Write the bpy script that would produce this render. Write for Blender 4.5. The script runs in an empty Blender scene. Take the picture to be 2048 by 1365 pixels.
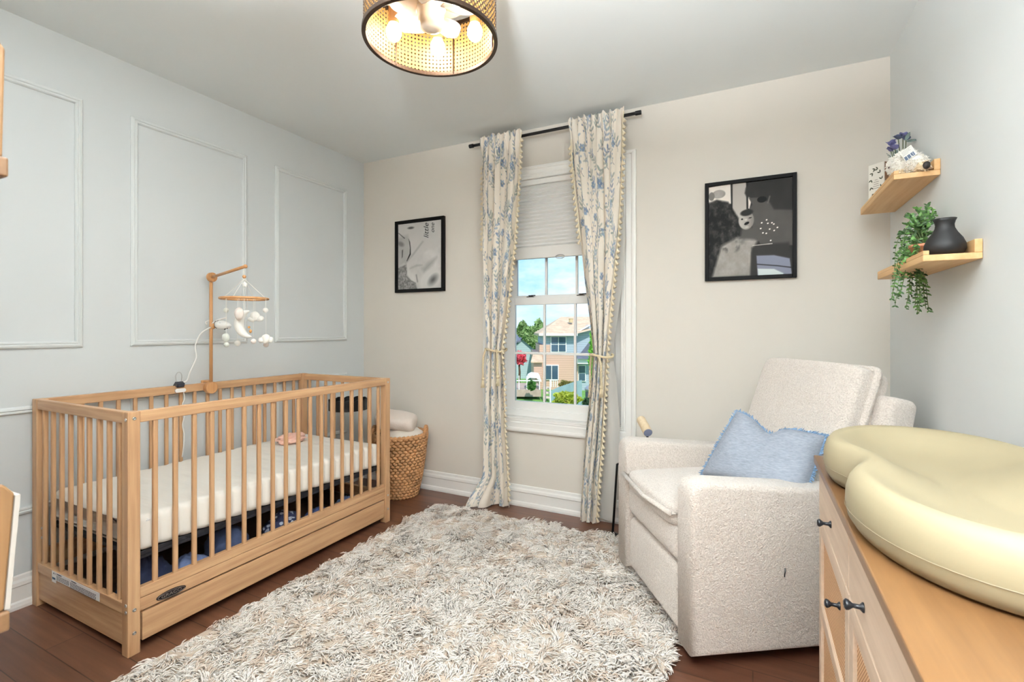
import bpy, math, random
import numpy as np
from mathutils import Vector, Matrix, noise
random.seed(7); rng = np.random.default_rng(7)
PI = math.pi
scene = bpy.context.scene
col = scene.collection

# ------------------------------------------------------------------ colour / material helpers
def C(r, g, b):
    f = lambda v: (v/255/12.92) if v/255 <= .04045 else ((v/255+.055)/1.055)**2.4
    return (f(r), f(g), f(b), 1.0)
MATS = {}
def newmat(name):
    m = bpy.data.materials.new(name); m.use_nodes = True
    nt = m.node_tree; p = nt.nodes['Principled BSDF']
    MATS[name] = m
    return m, nt, p
def coords(nt, scale=(1, 1, 1), kind='Object'):
    tc = nt.nodes.new('ShaderNodeTexCoord'); mp = nt.nodes.new('ShaderNodeMapping')
    mp.inputs['Scale'].default_value = scale
    nt.links.new(tc.outputs[kind], mp.inputs['Vector'])
    return mp.outputs['Vector']
def noise_tex(nt, vec, scale, detail=3, rough=.55):
    n = nt.nodes.new('ShaderNodeTexNoise'); n.inputs['Scale'].default_value = scale
    n.inputs['Detail'].default_value = detail; n.inputs['Roughness'].default_value = rough
    nt.links.new(vec, n.inputs['Vector']); return n.outputs['Fac']
def ramp(nt, fac, stops):
    r = nt.nodes.new('ShaderNodeValToRGB'); e = r.color_ramp.elements
    while len(e) < len(stops): e.new(.5)
    for i, (p, c) in enumerate(stops): e[i].position = p; e[i].color = c
    nt.links.new(fac, r.inputs['Fac']); return r.outputs['Color']
def add_bump(nt, p, fac, strength, dist=.002):
    b = nt.nodes.new('ShaderNodeBump'); b.inputs['Strength'].default_value = strength
    b.inputs['Distance'].default_value = dist
    nt.links.new(fac, b.inputs['Height']); nt.links.new(b.outputs['Normal'], p.inputs['Normal'])
def plain(name, c, rough=.5, metal=0, var=0, vscale=6, bump=0, bscale=80, bdist=.002, spec=.5, sheen=0,
          trans=0, alpha=1, ior=1.45, emit=None, estr=0, sss=0, stretch=(1, 1, 1), coat=0):
    if name in MATS: return MATS[name]
    m, nt, p = newmat(name)
    p.inputs['Base Color'].default_value = c; p.inputs['Roughness'].default_value = rough
    p.inputs['Metallic'].default_value = metal; p.inputs['Specular IOR Level'].default_value = spec
    p.inputs['Sheen Weight'].default_value = sheen; p.inputs['Transmission Weight'].default_value = trans
    p.inputs['Alpha'].default_value = alpha; p.inputs['IOR'].default_value = ior
    p.inputs['Coat Weight'].default_value = coat
    if emit: p.inputs['Emission Color'].default_value = emit; p.inputs['Emission Strength'].default_value = estr
    if var:
        f = noise_tex(nt, coords(nt, stretch), vscale)
        lo = tuple(max(0, v*(1-var)) for v in c[:3])+(1,); hi = tuple(min(1, v*(1+var)) for v in c[:3])+(1,)
        nt.links.new(ramp(nt, f, [(.3, lo), (.7, hi)]), p.inputs['Base Color'])
    if bump: add_bump(nt, p, noise_tex(nt, coords(nt, stretch), bscale, 2), bump, bdist)
    return m
def wood(name, dark, light, axis, cross=45, along=2.2, rough=.45, bump=.15, knots=0):
    if name in MATS: return MATS[name]
    m, nt, p = newmat(name)
    s = [cross]*3; s['xyz'.index(axis)] = along
    v = coords(nt, tuple(s)); f = noise_tex(nt, v, 1.0, 5, .6)
    c1 = ramp(nt, f, [(.28, dark), (.52, tuple((a+b)/2 for a, b in zip(dark, light))), (.75, light)])
    f2 = noise_tex(nt, coords(nt), 3.0, 2)
    mx = nt.nodes.new('ShaderNodeMixRGB'); mx.blend_type = 'MULTIPLY'; mx.inputs['Fac'].default_value = .35
    nt.links.new(c1, mx.inputs['Color1'])
    nt.links.new(ramp(nt, f2, [(.3, (.72, .68, .64, 1)), (.65, (1, 1, 1, 1))]), mx.inputs['Color2'])
    nt.links.new(mx.outputs['Color'], p.inputs['Base Color']); p.inputs['Roughness'].default_value = rough
    add_bump(nt, p, f, bump, .001)
    return m
def attr_mat(name, rough=.8, spec=.3, bump=0, bscale=500, coat=0, transl=0, sheen=0):
    if name in MATS: return MATS[name]
    m, nt, p = newmat(name)
    a = nt.nodes.new('ShaderNodeAttribute'); a.attribute_name = 'Col'
    nt.links.new(a.outputs['Color'], p.inputs['Base Color']); p.inputs['Roughness'].default_value = rough
    p.inputs['Specular IOR Level'].default_value = spec; p.inputs['Coat Weight'].default_value = coat
    p.inputs['Coat Roughness'].default_value = .02; p.inputs['Sheen Weight'].default_value = sheen
    if bump: add_bump(nt, p, noise_tex(nt, coords(nt), bscale, 2), bump, .001)
    if transl:
        t = nt.nodes.new('ShaderNodeBsdfTranslucent'); mx = nt.nodes.new('ShaderNodeMixShader'); mx.inputs['Fac'].default_value = transl
        nt.links.new(a.outputs['Color'], t.inputs['Color']); out = nt.nodes['Material Output']
        nt.links.new(p.outputs[0], mx.inputs[1]); nt.links.new(t.outputs[0], mx.inputs[2]); nt.links.new(mx.outputs[0], out.inputs['Surface'])
    return m
def translucent(m, fac, c):
    nt = m.node_tree; p = nt.nodes['Principled BSDF']; out = nt.nodes['Material Output']
    t = nt.nodes.new('ShaderNodeBsdfTranslucent'); t.inputs['Color'].default_value = c
    mx = nt.nodes.new('ShaderNodeMixShader'); mx.inputs['Fac'].default_value = fac
    nt.links.new(p.outputs[0], mx.inputs[1]); nt.links.new(t.outputs[0], mx.inputs[2]); nt.links.new(mx.outputs[0], out.inputs['Surface'])
    return m

# ------------------------------------------------------------------ mesh builder
class MB:
    def __init__(s): s.v = []; s.f = []
    def add(s, v, f):
        n = len(s.v); s.v += [tuple(p) for p in v]; s.f += [tuple(i+n for i in q) for q in f]; return s
    def box(s, x0, x1, y0, y1, z0, z1):
        return s.add([(x0,y0,z0),(x1,y0,z0),(x1,y1,z0),(x0,y1,z0),(x0,y0,z1),(x1,y0,z1),(x1,y1,z1),(x0,y1,z1)],
                     [(0,3,2,1),(4,5,6,7),(0,1,5,4),(1,2,6,5),(2,3,7,6),(3,0,4,7)])
    def prism(s, pts, h0, h1, axis='z'):
        # pts: outline in the two other axes (x: (y,z); y: (x,z); z: (x,y))
        def mk(p, h): return {'x': (h, p[0], p[1]), 'y': (p[0], h, p[1]), 'z': (p[0], p[1], h)}[axis]
        n = len(pts); v = [mk(p, h0) for p in pts]+[mk(p, h1) for p in pts]
        return s.add(v, [tuple(range(n))[::-1], tuple(range(n, 2*n))]+[(i, (i+1) % n, n+(i+1) % n, n+i) for i in range(n)])
    def tube(s, path, r, n=8, caps=True, closed=False):
        P = [Vector(p) for p in path]; m = len(P); R = r if hasattr(r, '__len__') else [r]*m
        up = Vector((0, 0, 1)); v = []; prev = None
        for i, p in enumerate(P):
            if closed: t = P[(i+1) % m]-P[i-1]
            else: t = P[min(i+1, m-1)]-P[max(i-1, 0)]
            t = t.normalized() if t.length > 1e-9 else Vector((0, 0, 1))
            if prev is None:
                a = t.cross(up)
                if a.length < 1e-3: a = t.cross(Vector((1, 0, 0)))
            else: a = prev-t*prev.dot(t)
            a.normalize(); prev = a; b = t.cross(a)
            v += [p+(a*math.cos(2*PI*k/n)+b*math.sin(2*PI*k/n))*R[i] for k in range(n)]
        f = []
        for i in range(m if closed else m-1):
            j = (i+1) % m
            f += [(i*n+k, i*n+(k+1) % n, j*n+(k+1) % n, j*n+k) for k in range(n)]
        if caps and not closed: f += [tuple(range(n))[::-1], tuple((m-1)*n+k for k in range(n))]
        return s.add(v, f)
    def lathe(s, prof, c=(0, 0, 0), n=32, axis='z', caps=True):
        v = []
        for r, h in prof:
            for k in range(n):
                a = 2*PI*k/n; x, y = r*math.cos(a), r*math.sin(a)
                q = {'z': (x, y, h), 'x': (h, x, y), 'y': (x, h, y)}[axis]
                v.append((c[0]+q[0], c[1]+q[1], c[2]+q[2]))
        m = len(prof); f = [(i*n+k, i*n+(k+1) % n, (i+1)*n+(k+1) % n, (i+1)*n+k) for i in range(m-1) for k in range(n)]
        if caps: f += [tuple(range(n))[::-1], tuple((m-1)*n+k for k in range(n))]
        return s.add(v, f)
    def ball(s, c, r, nu=16, nv=10, disp=None):
        R = r if hasattr(r, '__len__') else (r, r, r)
        v = [(c[0], c[1], c[2]-R[2])]
        for i in range(1, nv):
            t = -PI/2+PI*i/nv
            for k in range(nu):
                a = 2*PI*k/nu; v.append((c[0]+R[0]*math.cos(t)*math.cos(a), c[1]+R[1]*math.cos(t)*math.sin(a), c[2]+R[2]*math.sin(t)))
        v.append((c[0], c[1], c[2]+R[2]))
        if disp: v = [disp(Vector(p)) for p in v]
        f = [(0, 1+(k+1) % nu, 1+k) for k in range(nu)]
        for i in range(nv-2):
            f += [(1+i*nu+k, 1+i*nu+(k+1) % nu, 1+(i+1)*nu+(k+1) % nu, 1+(i+1)*nu+k) for k in range(nu)]
        L = len(v)-1; b = 1+(nv-2)*nu
        f += [(L, b+k, b+(k+1) % nu) for k in range(nu)]
        return s.add(v, f)
    def grid(s, fn, nu, nv, closed_u=False):
        n = len(s.v); cu = nu if closed_u else nu+1
        for j in range(nv+1):
            for i in range(cu): s.v.append(tuple(fn(i/nu, j/nv)))
        for j in range(nv):
            for i in range(nu):
                a, b = j*cu+i, j*cu+(i+1) % cu if closed_u else j*cu+i+1
                s.f.append((n+a, n+b, n+b+cu, n+a+cu))
        return s
    def xf(s, M): s.v = [tuple(M @ Vector(p)) for p in s.v]; return s
    def fn(s, g): s.v = [tuple(g(p)) for p in s.v]; return s

def wloc(o):
    L = Vector((0, 0, 0))
    while o is not None: L += o.location; o = o.parent
    return L
def mk_mesh(name, v, f, colors=None, smooth=False):
    me = bpy.data.meshes.new(name)
    if isinstance(v, np.ndarray):
        f = np.asarray(f); k = f.shape[1]
        me.vertices.add(len(v)); me.vertices.foreach_set('co', v.astype(np.float32).ravel())
        me.loops.add(f.size); me.loops.foreach_set('vertex_index', f.astype(np.int32).ravel())
        me.polygons.add(len(f)); me.polygons.foreach_set('loop_start', np.arange(0, f.size, k, dtype=np.int32))
        me.update(calc_edges=True); me.validate()
    else: me.from_pydata(v, [], f)
    if colors is not None:
        a = me.color_attributes.new('Col', 'FLOAT_COLOR', 'POINT')
        c = np.ones((len(me.vertices), 4), np.float32); c[:, :3] = colors; a.data.foreach_set('color', c.ravel())
    if smooth: me.polygons.foreach_set('use_smooth', [True]*len(me.polygons))
    me.update(); return me
def obj(name, mb, m, parent=None, smooth=False, bevel=0, seg=2, colors=None, sub=0, base=None):
    v, f = (mb.v, mb.f) if isinstance(mb, MB) else mb
    L = wloc(parent) if parent else Vector(base or (0, 0, 0))
    if isinstance(v, np.ndarray): v = v-np.array(L)
    else: v = [(p[0]-L.x, p[1]-L.y, p[2]-L.z) for p in v]
    me = mk_mesh(name, v, f, colors, smooth)
    if m: me.materials.append(m)
    o = bpy.data.objects.new(name, me); col.objects.link(o)
    if parent: o.parent = parent
    else: o.location = L
    if bevel:
        b = o.modifiers.new('b', 'BEVEL'); b.width = bevel; b.segments = seg; b.limit_method = 'ANGLE'; b.harden_normals = False
        if smooth is False: pass
    if sub:
        d = o.modifiers.new('s', 'SUBSURF'); d.levels = sub; d.render_levels = sub
    return o
def inst(src, loc, name=None):
    o = src.copy(); o.parent = src.parent; o.location = Vector(loc); col.objects.link(o); return o
def tag(o, label=None, cat=None, group=None, kind=None):
    for k, v in (('label', label), ('category', cat), ('group', group), ('kind', kind)):
        if v: o[k] = v
    return o
def thing(name, loc, label, cat, group=None):
    o = bpy.data.objects.new(name, None); o.empty_display_size = .05; o.location = loc; col.objects.link(o)
    return tag(o, label, cat, group)
def struct(name, mb, m, parent=None, **k):
    o = obj(name, mb, m, parent, **k)
    if not parent: o['kind'] = 'structure'
    return o
def text_mesh(txt, size, extrude=.0005, shear=0):
    cu = bpy.data.curves.new('t', 'FONT'); cu.body = txt; cu.size = size; cu.extrude = extrude; cu.shear = shear
    cu.align_x = 'CENTER'; cu.align_y = 'CENTER'; cu.resolution_u = 3
    t = bpy.data.objects.new('t', cu); col.objects.link(t)
    dg = bpy.context.evaluated_depsgraph_get(); me = t.evaluated_get(dg).to_mesh()
    v = [tuple(p.co) for p in me.vertices]; f = [tuple(p.vertices) for p in me.polygons]
    t.evaluated_get(dg).to_mesh_clear(); bpy.data.objects.remove(t); bpy.data.curves.remove(cu)
    mb = MB(); mb.v = v; mb.f = f; return mb
def frame_m(o, x, y, z):   # matrix with columns x,y,z and origin o
    return Matrix(((x[0], y[0], z[0], o[0]), (x[1], y[1], z[1], o[1]), (x[2], y[2], z[2], o[2]), (0, 0, 0, 1)))
def rrect(x0, x1, y0, y1, r, n=5, corners=(1, 1, 1, 1)):
    P = []
    for (cx, cy, a0, k) in ((x1, y0, -90, 0), (x1, y1, 0, 1), (x0, y1, 90, 2), (x0, y0, 180, 3)):
        if corners[k]:
            ox = cx-r if cx == x1 else cx+r; oy = cy-r if cy == y1 else cy+r
            P += [(ox+r*math.cos(math.radians(a0+90*i/n)), oy+r*math.sin(math.radians(a0+90*i/n))) for i in range(n+1)]
        else: P.append((cx, cy))
    return P

# ------------------------------------------------------------------ camera
F, TH, CZ = 962.7, .4639, 1.166
c_, s_ = math.cos(TH), math.sin(TH)
cam = bpy.data.cameras.new('camera'); co = bpy.data.objects.new('camera', cam); col.objects.link(co)
co.location = (0, 0, CZ); co.rotation_euler = (PI/2, 0, TH)
cam.sensor_width = 36; cam.lens = F/2048*36; cam.shift_y = -22.5/2048; cam.clip_start = .02; cam.clip_end = 3000
cam.dof.use_dof = True; cam.dof.focus_distance = 2.3; cam.dof.aperture_fstop = 9
scene.camera = co

# ------------------------------------------------------------------ materials
WALLL = plain('wall_paint_cool', C(209, 213, 214), .75, var=.01, vscale=2, bump=.03, bscale=300, spec=.25)
WALL = plain('wall_paint', C(216, 210, 201), .75, var=.015, vscale=2, bump=.03, bscale=300, spec=.25)
TRIM = plain('trim_paint', C(240, 239, 236), .4, spec=.4)
PANELTRIM = plain('moulding_paint', C(216, 220, 220), .5, spec=.35)
CEIL = plain('ceiling_paint', C(232, 236, 236), .85, spec=.15)
BLACK = plain('black_metal', C(22, 21, 22), .45, spec=.4)
WD, WL = C(164, 122, 86), C(208, 169, 128)
CRIB = {a: wood('crib_wood_'+a, WD, WL, a, rough=.42) for a in 'xyz'}
STEEL = plain('bolt_steel', C(190, 190, 188), .3, 1)
WHITE = plain('white_plastic', C(238, 237, 234), .35)

# ------------------------------------------------------------------ room shell
XL, XR, YB, ZC, YN = -2.76, .592, 2.89, 2.4856, .05
HY, HX0, HX1, DX = -3.6, -1.3, 1.3, -.52
m, nt, p = newmat('floor_planks')
tc = coords(nt, (1, 1, 1))
br = nt.nodes.new('ShaderNodeTexBrick'); br.inputs['Scale'].default_value = 1
br.inputs['Brick Width'].default_value = 1.15; br.inputs['Row Height'].default_value = .115; br.inputs['Mortar Size'].default_value = .0018
br.inputs['Color1'].default_value = C(80, 49, 36); br.inputs['Color2'].default_value = C(104, 69, 51); br.inputs['Mortar'].default_value = C(45, 28, 20)
br.offset = .37; br.inputs['Bias'].default_value = 0
nt.links.new(tc, br.inputs['Vector'])
f = noise_tex(nt, coords(nt, (2.2, 38, 20)), 1, 5, .62)
mx = nt.nodes.new('ShaderNodeMixRGB'); mx.blend_type = 'MULTIPLY'; mx.inputs['Fac'].default_value = .8
nt.links.new(br.outputs['Color'], mx.inputs['Color1']); nt.links.new(ramp(nt, f, [(.3, (.55, .5, .46, 1)), (.68, (1.15, 1.12, 1.08, 1))]), mx.inputs['Color2'])
nt.links.new(mx.outputs['Color'], p.inputs['Base Color']); p.inputs['Roughness'].default_value = .38
add_bump(nt, p, f, .12, .001)
FLOOR = m
struct('floor', MB().box(XL-.15, HX1+.15, HY-.15, YB+.15, -.08, 0), FLOOR)
struct('ceiling', MB().box(XL-.15, HX1+.15, HY-.15, YB+.15, ZC, ZC+.12), CEIL)
struct('wall_left', MB().box(XL-.15, XL, YN, YB+.15, 0, ZC), WALLL)
struct('wall_right', MB().box(XR, XR+.15, YN, YB+.15, 0, ZC), plain('wall_paint_right', C(223, 226, 226), .75, var=.01, vscale=2, bump=.03, bscale=300, spec=.25))
# back wall with the window opening
WX0, WX1, WZ0, WZ1 = -1.582, -.697, .570, 2.170
mb = MB()
mb.box(XL, WX0, YB, YB+.15, 0, ZC).box(WX1, XR, YB, YB+.15, 0, ZC).box(WX0, WX1, YB, YB+.15, 0, WZ0).box(WX0, WX1, YB, YB+.15, WZ1, ZC)
struct('wall_back', mb, WALL)
# near wall beside the doorway, and the hall the camera stands in front of
struct('wall_near', MB().box(XL, DX, YN-.14, YN, 0, ZC), WALL)
struct('wall_hall_left', MB().box(HX0-.1, HX0, HY, YN-.14, 0, ZC), WALL)
struct('wall_hall_right', MB().box(HX1, HX1+.1, HY, YN-.14, 0, ZC).box(XR, HX1, YN-.14, YN, 0, ZC), WALL)
struct('wall_hall_end', MB().box(HX0, HX1, HY-.1, HY, 0, ZC), WALL)

def base_profile(o):   # baseboard outline (offset from wall, height)
    return [(0, 0), (.026, 0), (.026, .012), (.022, .026), (.015, .032), (.013, .088), (.018, .094), (.016, .108), (.010, .118), (.008, .132), (0, .136)]
def baseboard(name, wall, a, b):
    P = base_profile(0)
    if wall == 'back': mb = MB().prism([(YB-o, z) for o, z in P], a, b, 'x')
    elif wall == 'left': mb = MB().prism([(XL+o, z) for o, z in P][::-1], a, b, 'y')
    else: mb = MB().prism([(XR-o, z) for o, z in P], a, b, 'y')
    return struct(name, mb, TRIM)
baseboard('baseboard_back', 'back', XL, XR)
baseboard('baseboard_left', 'left', YN, YB)
baseboard('baseboard_right', 'right', YN, YB)
# shadow-box mouldings on the left wall: swept picture-frame profile
def shadow_box(name, y0, y1, z0, z1):
    prof = [(0, 0), (.006, .0), (.012, .006), (.014, .013), (.009, .017), (.012, .021), (.012, .026), (.006, .030), (0, .030)]  # (out, inward)
    mb = MB(); n = len(prof); v = []
    for (cy, cz, sy, sz) in ((y0, z0, 1, 1), (y1, z0, -1, 1), (y1, z1, -1, -1), (y0, z1, 1, -1)):
        v += [(XL+o, cy+sy*i, cz+sz*i) for o, i in prof]
    f = [(k*n+i, k*n+i+1, ((k+1) % 4)*n+i+1, ((k+1) % 4)*n+i) for k in range(4) for i in range(n-1)]
    mb.add(v, f); return struct(name, mb, PANELTRIM)
k = 1
for (a, b) in ((.17, 1.097), (1.287, 1.900), (2.091, 2.705)):
    shadow_box('trim_%d' % k, a, b, 1.085, 2.2265); k += 1
for (a, b) in ((.17, 1.097), (1.287, 1.900), (2.091, 2.705)):
    shadow_box('trim_%d' % k, a, b, .385, .842); k += 1

# ------------------------------------------------------------------ window
win = bpy.data.objects.new('window_1', None); win.location = ((WX0+WX1)/2, YB, WZ0); col.objects.link(win); win['kind'] = 'structure'
CW = .078
def casing():
    prof = [(0, 0), (.012, 0), (.014, .008), (.010, .012), (.016, .02), (.016, .05), (.022, .056), (.024, .066), (.020, .078), (0, .078)]  # out from wall, outward from opening
    n = len(prof); v = []
    for (cx, cz, sx, sz) in ((WX0, WZ0, -1, -1), (WX1, WZ0, 1, -1), (WX1, WZ1, 1, 1), (WX0, WZ1, -1, 1)):
        v += [(cx+sx*i, YB-o, cz+sz*i*(1 if sz < 0 else .85)) for o, i in prof]
    return MB().add(v, [(k*n+i, k*n+i+1, ((k+1) % 4)*n+i+1, ((k+1) % 4)*n+i) for k in range(4) for i in range(n-1)])
obj('casing', casing(), TRIM, win)
mb = MB(); t = .012
mb.box(WX0, WX0+t, YB-.012, YB+.15, WZ0, WZ1).box(WX1-t, WX1, YB-.012, YB+.15, WZ0, WZ1).box(WX0+t, WX1-t, YB-.012, YB+.15, WZ0, WZ0+t).box(WX0+t, WX1-t, YB-.012, YB+.15, WZ1-t, WZ1)
obj('jamb', mb, TRIM, win, bevel=.002)
VIN = plain('window_vinyl', C(242, 242, 240), .3)
fx0, fx1 = WX0+t, WX1-t
mb = MB(); yf0, yf1 = YB+.045, YB+.13
mb.box(fx0, fx0+.05, yf0, yf1, WZ0+t, WZ1-t).box(fx1-.05, fx1, yf0, yf1, WZ0+t, WZ1-t).box(fx0+.05, fx1-.05, yf0, yf1, WZ0+t, WZ0+.06).box(fx0+.05, fx1-.05, yf0, yf1, WZ1-.06, WZ1-t)
obj('window_frame', mb, VIN, win, bevel=.004)
GX0, GX1 = -1.455, -.812
GLASS = plain('window_glass', (1, 1, 1, 1), .0, trans=1, ior=1.0, spec=.3)
def sash(y, z0, z1, gz0, gz1, rows):
    mb = MB(); d = .028
    x0, x1 = fx0+.05, fx1-.05
    mb.box(x0, GX0, y, y+d, z0, z1).box(GX1, x1, y, y+d, z0, z1).box(GX0, GX1, y, y+d, z0, gz0).box(GX0, GX1, y, y+d, gz1, z1)
    s = obj('sash', mb, VIN, win, bevel=.003)
    mb = MB(); w = (GX1-GX0)/3
    for i in (1, 2): mb.box(GX0+w*i-.0085, GX0+w*i+.0085, y+.006, y+.022, gz0, gz1)
    for j in range(1, rows):
        zz = gz0+(gz1-gz0)*j/rows; mb.box(GX0, GX1, y+.007, y+.021, zz-.0085, zz+.0085)
    obj('muntins', mb, VIN, s, bevel=.003)
    obj('pane', MB().box(GX0-.004, GX1+.004, y+.012, y+.015, gz0-.004, gz1+.004), GLASS, s)
    return s
low = sash(YB+.062, WZ0+.05, 1.385, .682, 1.334, 2)
upp = sash(YB+.094, 1.345, WZ1-.05, 1.400, 2.06, 2)
for x in (-1.345, -.99):
    lk = MB().box(x-.025, x+.025, YB+.066, YB+.088, 1.385, 1.391).box(x-.008, x+.016, YB+.06, YB+.082, 1.391, 1.399).box(x+.01, x+.04, YB+.064, YB+.072, 1.393, 1.400)
    obj('sash_lock', lk, plain('lock_metal', C(60, 56, 52), .4, .6), win, bevel=.002)

# pleated shade
bl = thing('pleated_blind', ((GX0+GX1)/2, YB+.03, 1.63), 'white pleated window blind pulled halfway down inside the window frame', 'blind')
BLM = translucent(plain('blind_fabric', C(246, 246, 244), .8), .14, C(246, 246, 246))
bx0, bx1 = WX0+.02, WX1-.02
obj('headrail', MB().box(bx0, bx1, YB+.008, YB+.042, 2.122, 2.157), WHITE, bl, bevel=.003)
NP = 17; z0b, z1b = 1.712, 2.122
v = []; 
for i in range(NP*2+1):
    z = z1b+(z0b-z1b)*i/(NP*2); o = .015 if i % 2 else .028
    v += [(bx0, YB+o, z), (bx1, YB+o, z)]
f = [(2*i, 2*i+1, 2*i+3, 2*i+2) for i in range(NP*2)]
v2 = [(x, 2*(YB+.023)-y+.02, z) for x, y, z in v]
obj('pleats', MB().add(v, f), BLM, bl)
obj('bottom_rail', MB().box(bx0, bx1, YB+.010, YB+.036, 1.636, 1.712), plain('blind_rail', C(224, 222, 218), .5), bl, bevel=.004)
hb = MB(); hx = -1.105
hb.tube([(hx+.03*math.cos(a), YB+.006, 1.636+.012*math.sin(a)) for a in np.linspace(0, 2*PI, 24, endpoint=False)], .003, 6, closed=True)
obj('pull_tab', hb, plain('clear_plastic', C(235, 235, 235), .15, trans=.6), bl, smooth=True)

# ------------------------------------------------------------------ curtains
def smoothstep(a, b, x): t = np.clip((x-a)/(b-a), 0, 1); return t*t*(3-2*t)
def paint_floral(w, h, step, seed):
    r = random.Random(seed); nx, ny = int(w/step)+1, int(h/step)+1
    base = np.array(C(238, 229, 216)[:3]); img = np.tile(base, (ny, nx, 1))
    X = np.arange(nx)*step; Y = np.arange(ny)*step
    blues = [C(126, 146, 172), C(146, 164, 184), C(106, 124, 154), C(148, 168, 174)]; greens = [C(138, 152, 146), C(120, 136, 134), C(150, 160, 152)]
    ink = C(120, 122, 124)
    def ell(cx, cy, a, b, ang, c, al=.85):
        R = max(a, b)+step; i0, i1 = np.searchsorted(X, [cx-R, cx+R]); j0, j1 = np.searchsorted(Y, [cy-R, cy+R])
        if i1 <= i0 or j1 <= j0: return
        gx, gy = np.meshgrid(X[i0:i1]-cx, Y[j0:j1]-cy); ca, sa = math.cos(ang), math.sin(ang)
        u, v = (gx*ca+gy*sa)/a, (-gx*sa+gy*ca)/b
        d = u*u+v*v; k = al*np.clip((1.25-d)/.5, 0, 1)[..., None]
        img[j0:j1, i0:i1] = img[j0:j1, i0:i1]*(1-k)+np.array(c[:3])*k
    n = int(w*h*90)
    for q in range(n):
        # sprigs on a jittered lattice
        cols = max(1, int(w/.115)); i, j = q % cols, q//cols
        x, y = (i+.5*(j % 2)+r.uniform(-.2, .2))*.115+.03, j*.125+r.uniform(-.03, .03)+.03
        if y > h: break
        ang = -PI/2+r.uniform(-.7, .7); L = r.uniform(.13, .20); bend = r.uniform(-2.2, 2.2); kind = r.choice([0, 0, 1, 2])
        px, py = x, y+.06; N = 13
        for t in range(N):
            a = ang+bend*(t/N-.4); qx, qy = px+math.cos(a)*L/N, py+math.sin(a)*L/N
            ell((px+qx)/2, (py+qy)/2, L/N*.75, .0024, a, ink, .7)
            if t % 2 == 1 and t < N-1 and kind != 2:
                for sd in (-1, 1):
                    b = a+sd*r.uniform(.6, 1.0); l = r.uniform(.014, .025)
                    ell(qx+math.cos(b)*l, qy+math.sin(b)*l, l*.95, l*.33, b, r.choice(blues+greens) if kind == 0 else r.choice(greens+blues[:2]), r.uniform(.55, .95))
            if kind == 2 and t % 3 == 1:
                for sd in (-1, 1):
                    b = a+sd*.9; ell(qx+math.cos(b)*.012, qy+math.sin(b)*.012, .012, .0022, b, ink, .6)
                    ell(qx+math.cos(b)*.024, qy+math.sin(b)*.024, .0065, .0065, 0, r.choice(blues), .9)
            px, py = qx, qy
        if kind:
            for e in range(6):
                b = e*PI/3+r.uniform(-.2, .2); ell(px+math.cos(b)*.013, py+math.sin(b)*.013, .013, .008, b, r.choice(blues[:3]), .9)
            ell(px, py, .005, .005, 0, C(205, 190, 150), .9)
    return img.reshape(-1, 3), nx, ny
LX = lambda tab, z: np.interp(z, [a[0] for a in tab][::-1], [a[1] for a in tab][::-1])
CURT = attr_mat('curtain_floral', .85, .2, bump=.1, bscale=900, transl=.13)
CREAM = plain('curtain_trim', C(228, 214, 186), .9)
def curtain_pt(u, z, Ltab, Rtab, nf, ph, yc, top):
    xl, xr = LX(Ltab, z), LX(Rtab, z); tie = np.exp(-((z-1.03)/.16)**2); low = smoothstep(.9, .2, z)
    hdr = smoothstep(top-.10, top-.02, z)
    amp = (.026+.010*tie)*(1-.3*hdr)
    s = u+.018*np.sin(2*PI*(2.3*u+z*.35+ph))
    w1 = 1-2*np.abs(np.sin(PI*(nf*s+ph)+.25*np.sin(z*2.1+ph*5)))**.62; w2 = np.sin(2*PI*(nf*1.62*s+ph*3)+z*1.2)
    h2 = smoothstep(top-.16, top-.045, z)
    y = (yc+amp*(.8*w1+.2*w2*(1-.6*tie)))*(1-h2)+(yc-.0225-.006*w1-.003*w2)*h2
    y = y+.010*(1-2*np.abs(np.sin(PI*(nf*2.6*s+ph*2)))**.7)*smoothstep(1.60, 2.30, z)-.006*smoothstep(1.75, 2.30, z)
    x = xl+(xr-xl)*(u+.028*np.sin(4*PI*nf*s+ph)*(1-hdr))
    return x, y
def curtain(name, Ltab, Rtab, top, label, seed, nf, yc, zb=.012, cloth=1.0, puddle=None):
    t = thing(name, ((LX(Ltab, 0)+LX(Rtab, 0))/2, yc, .0), label, 'curtain', 'floral curtains at the window')
    colr, nx, ny = paint_floral(cloth, top-zb, .004, seed)
    U, Z = np.meshgrid(np.linspace(0, 1, nx), np.linspace(top, zb, ny))
    x, y = curtain_pt(U, Z, Ltab, Rtab, nf, seed*.37, yc, top)
    Z = Z+.009*np.sin(2*PI*nf*2.6*U+seed)*smoothstep(2.415, 2.445, Z)
    if puddle is not None: x, y, Z = puddle(U, x, y, Z)
    v = np.stack([x, y, Z], -1).reshape(-1, 3)
    ii = (np.arange(ny-1)[:, None]*nx+np.arange(nx-1)[None]).ravel()
    f = np.stack([ii, ii+1, ii+nx+1, ii+nx], -1)
    obj('curtain_panel', (v, f), CURT, t, smooth=True, colors=colr)
    return t
def tassel_trim(parent, path, step=.034, side=1, size=.032):
    mb = MB(); P = [Vector(p) for p in path]; acc = 0
    mb.tube(P, .003, 5)
    for a, b in zip(P, P[1:]):
        d = (b-a).length; acc += d
        while acc >= step:
            acc -= step; q = b-(b-a).normalized()*acc; j = random.uniform(-.2, .2)
            tip = q+Vector((side*(.012+.006*j), -.002, -size*(.8+.3*j)))
            mb.tube([q, q.lerp(tip, .3), tip], [.0022, .0045, .0105], 6)
    obj('tassel_trim', mb, CREAM, parent, smooth=True)
RY = 2.795
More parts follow.
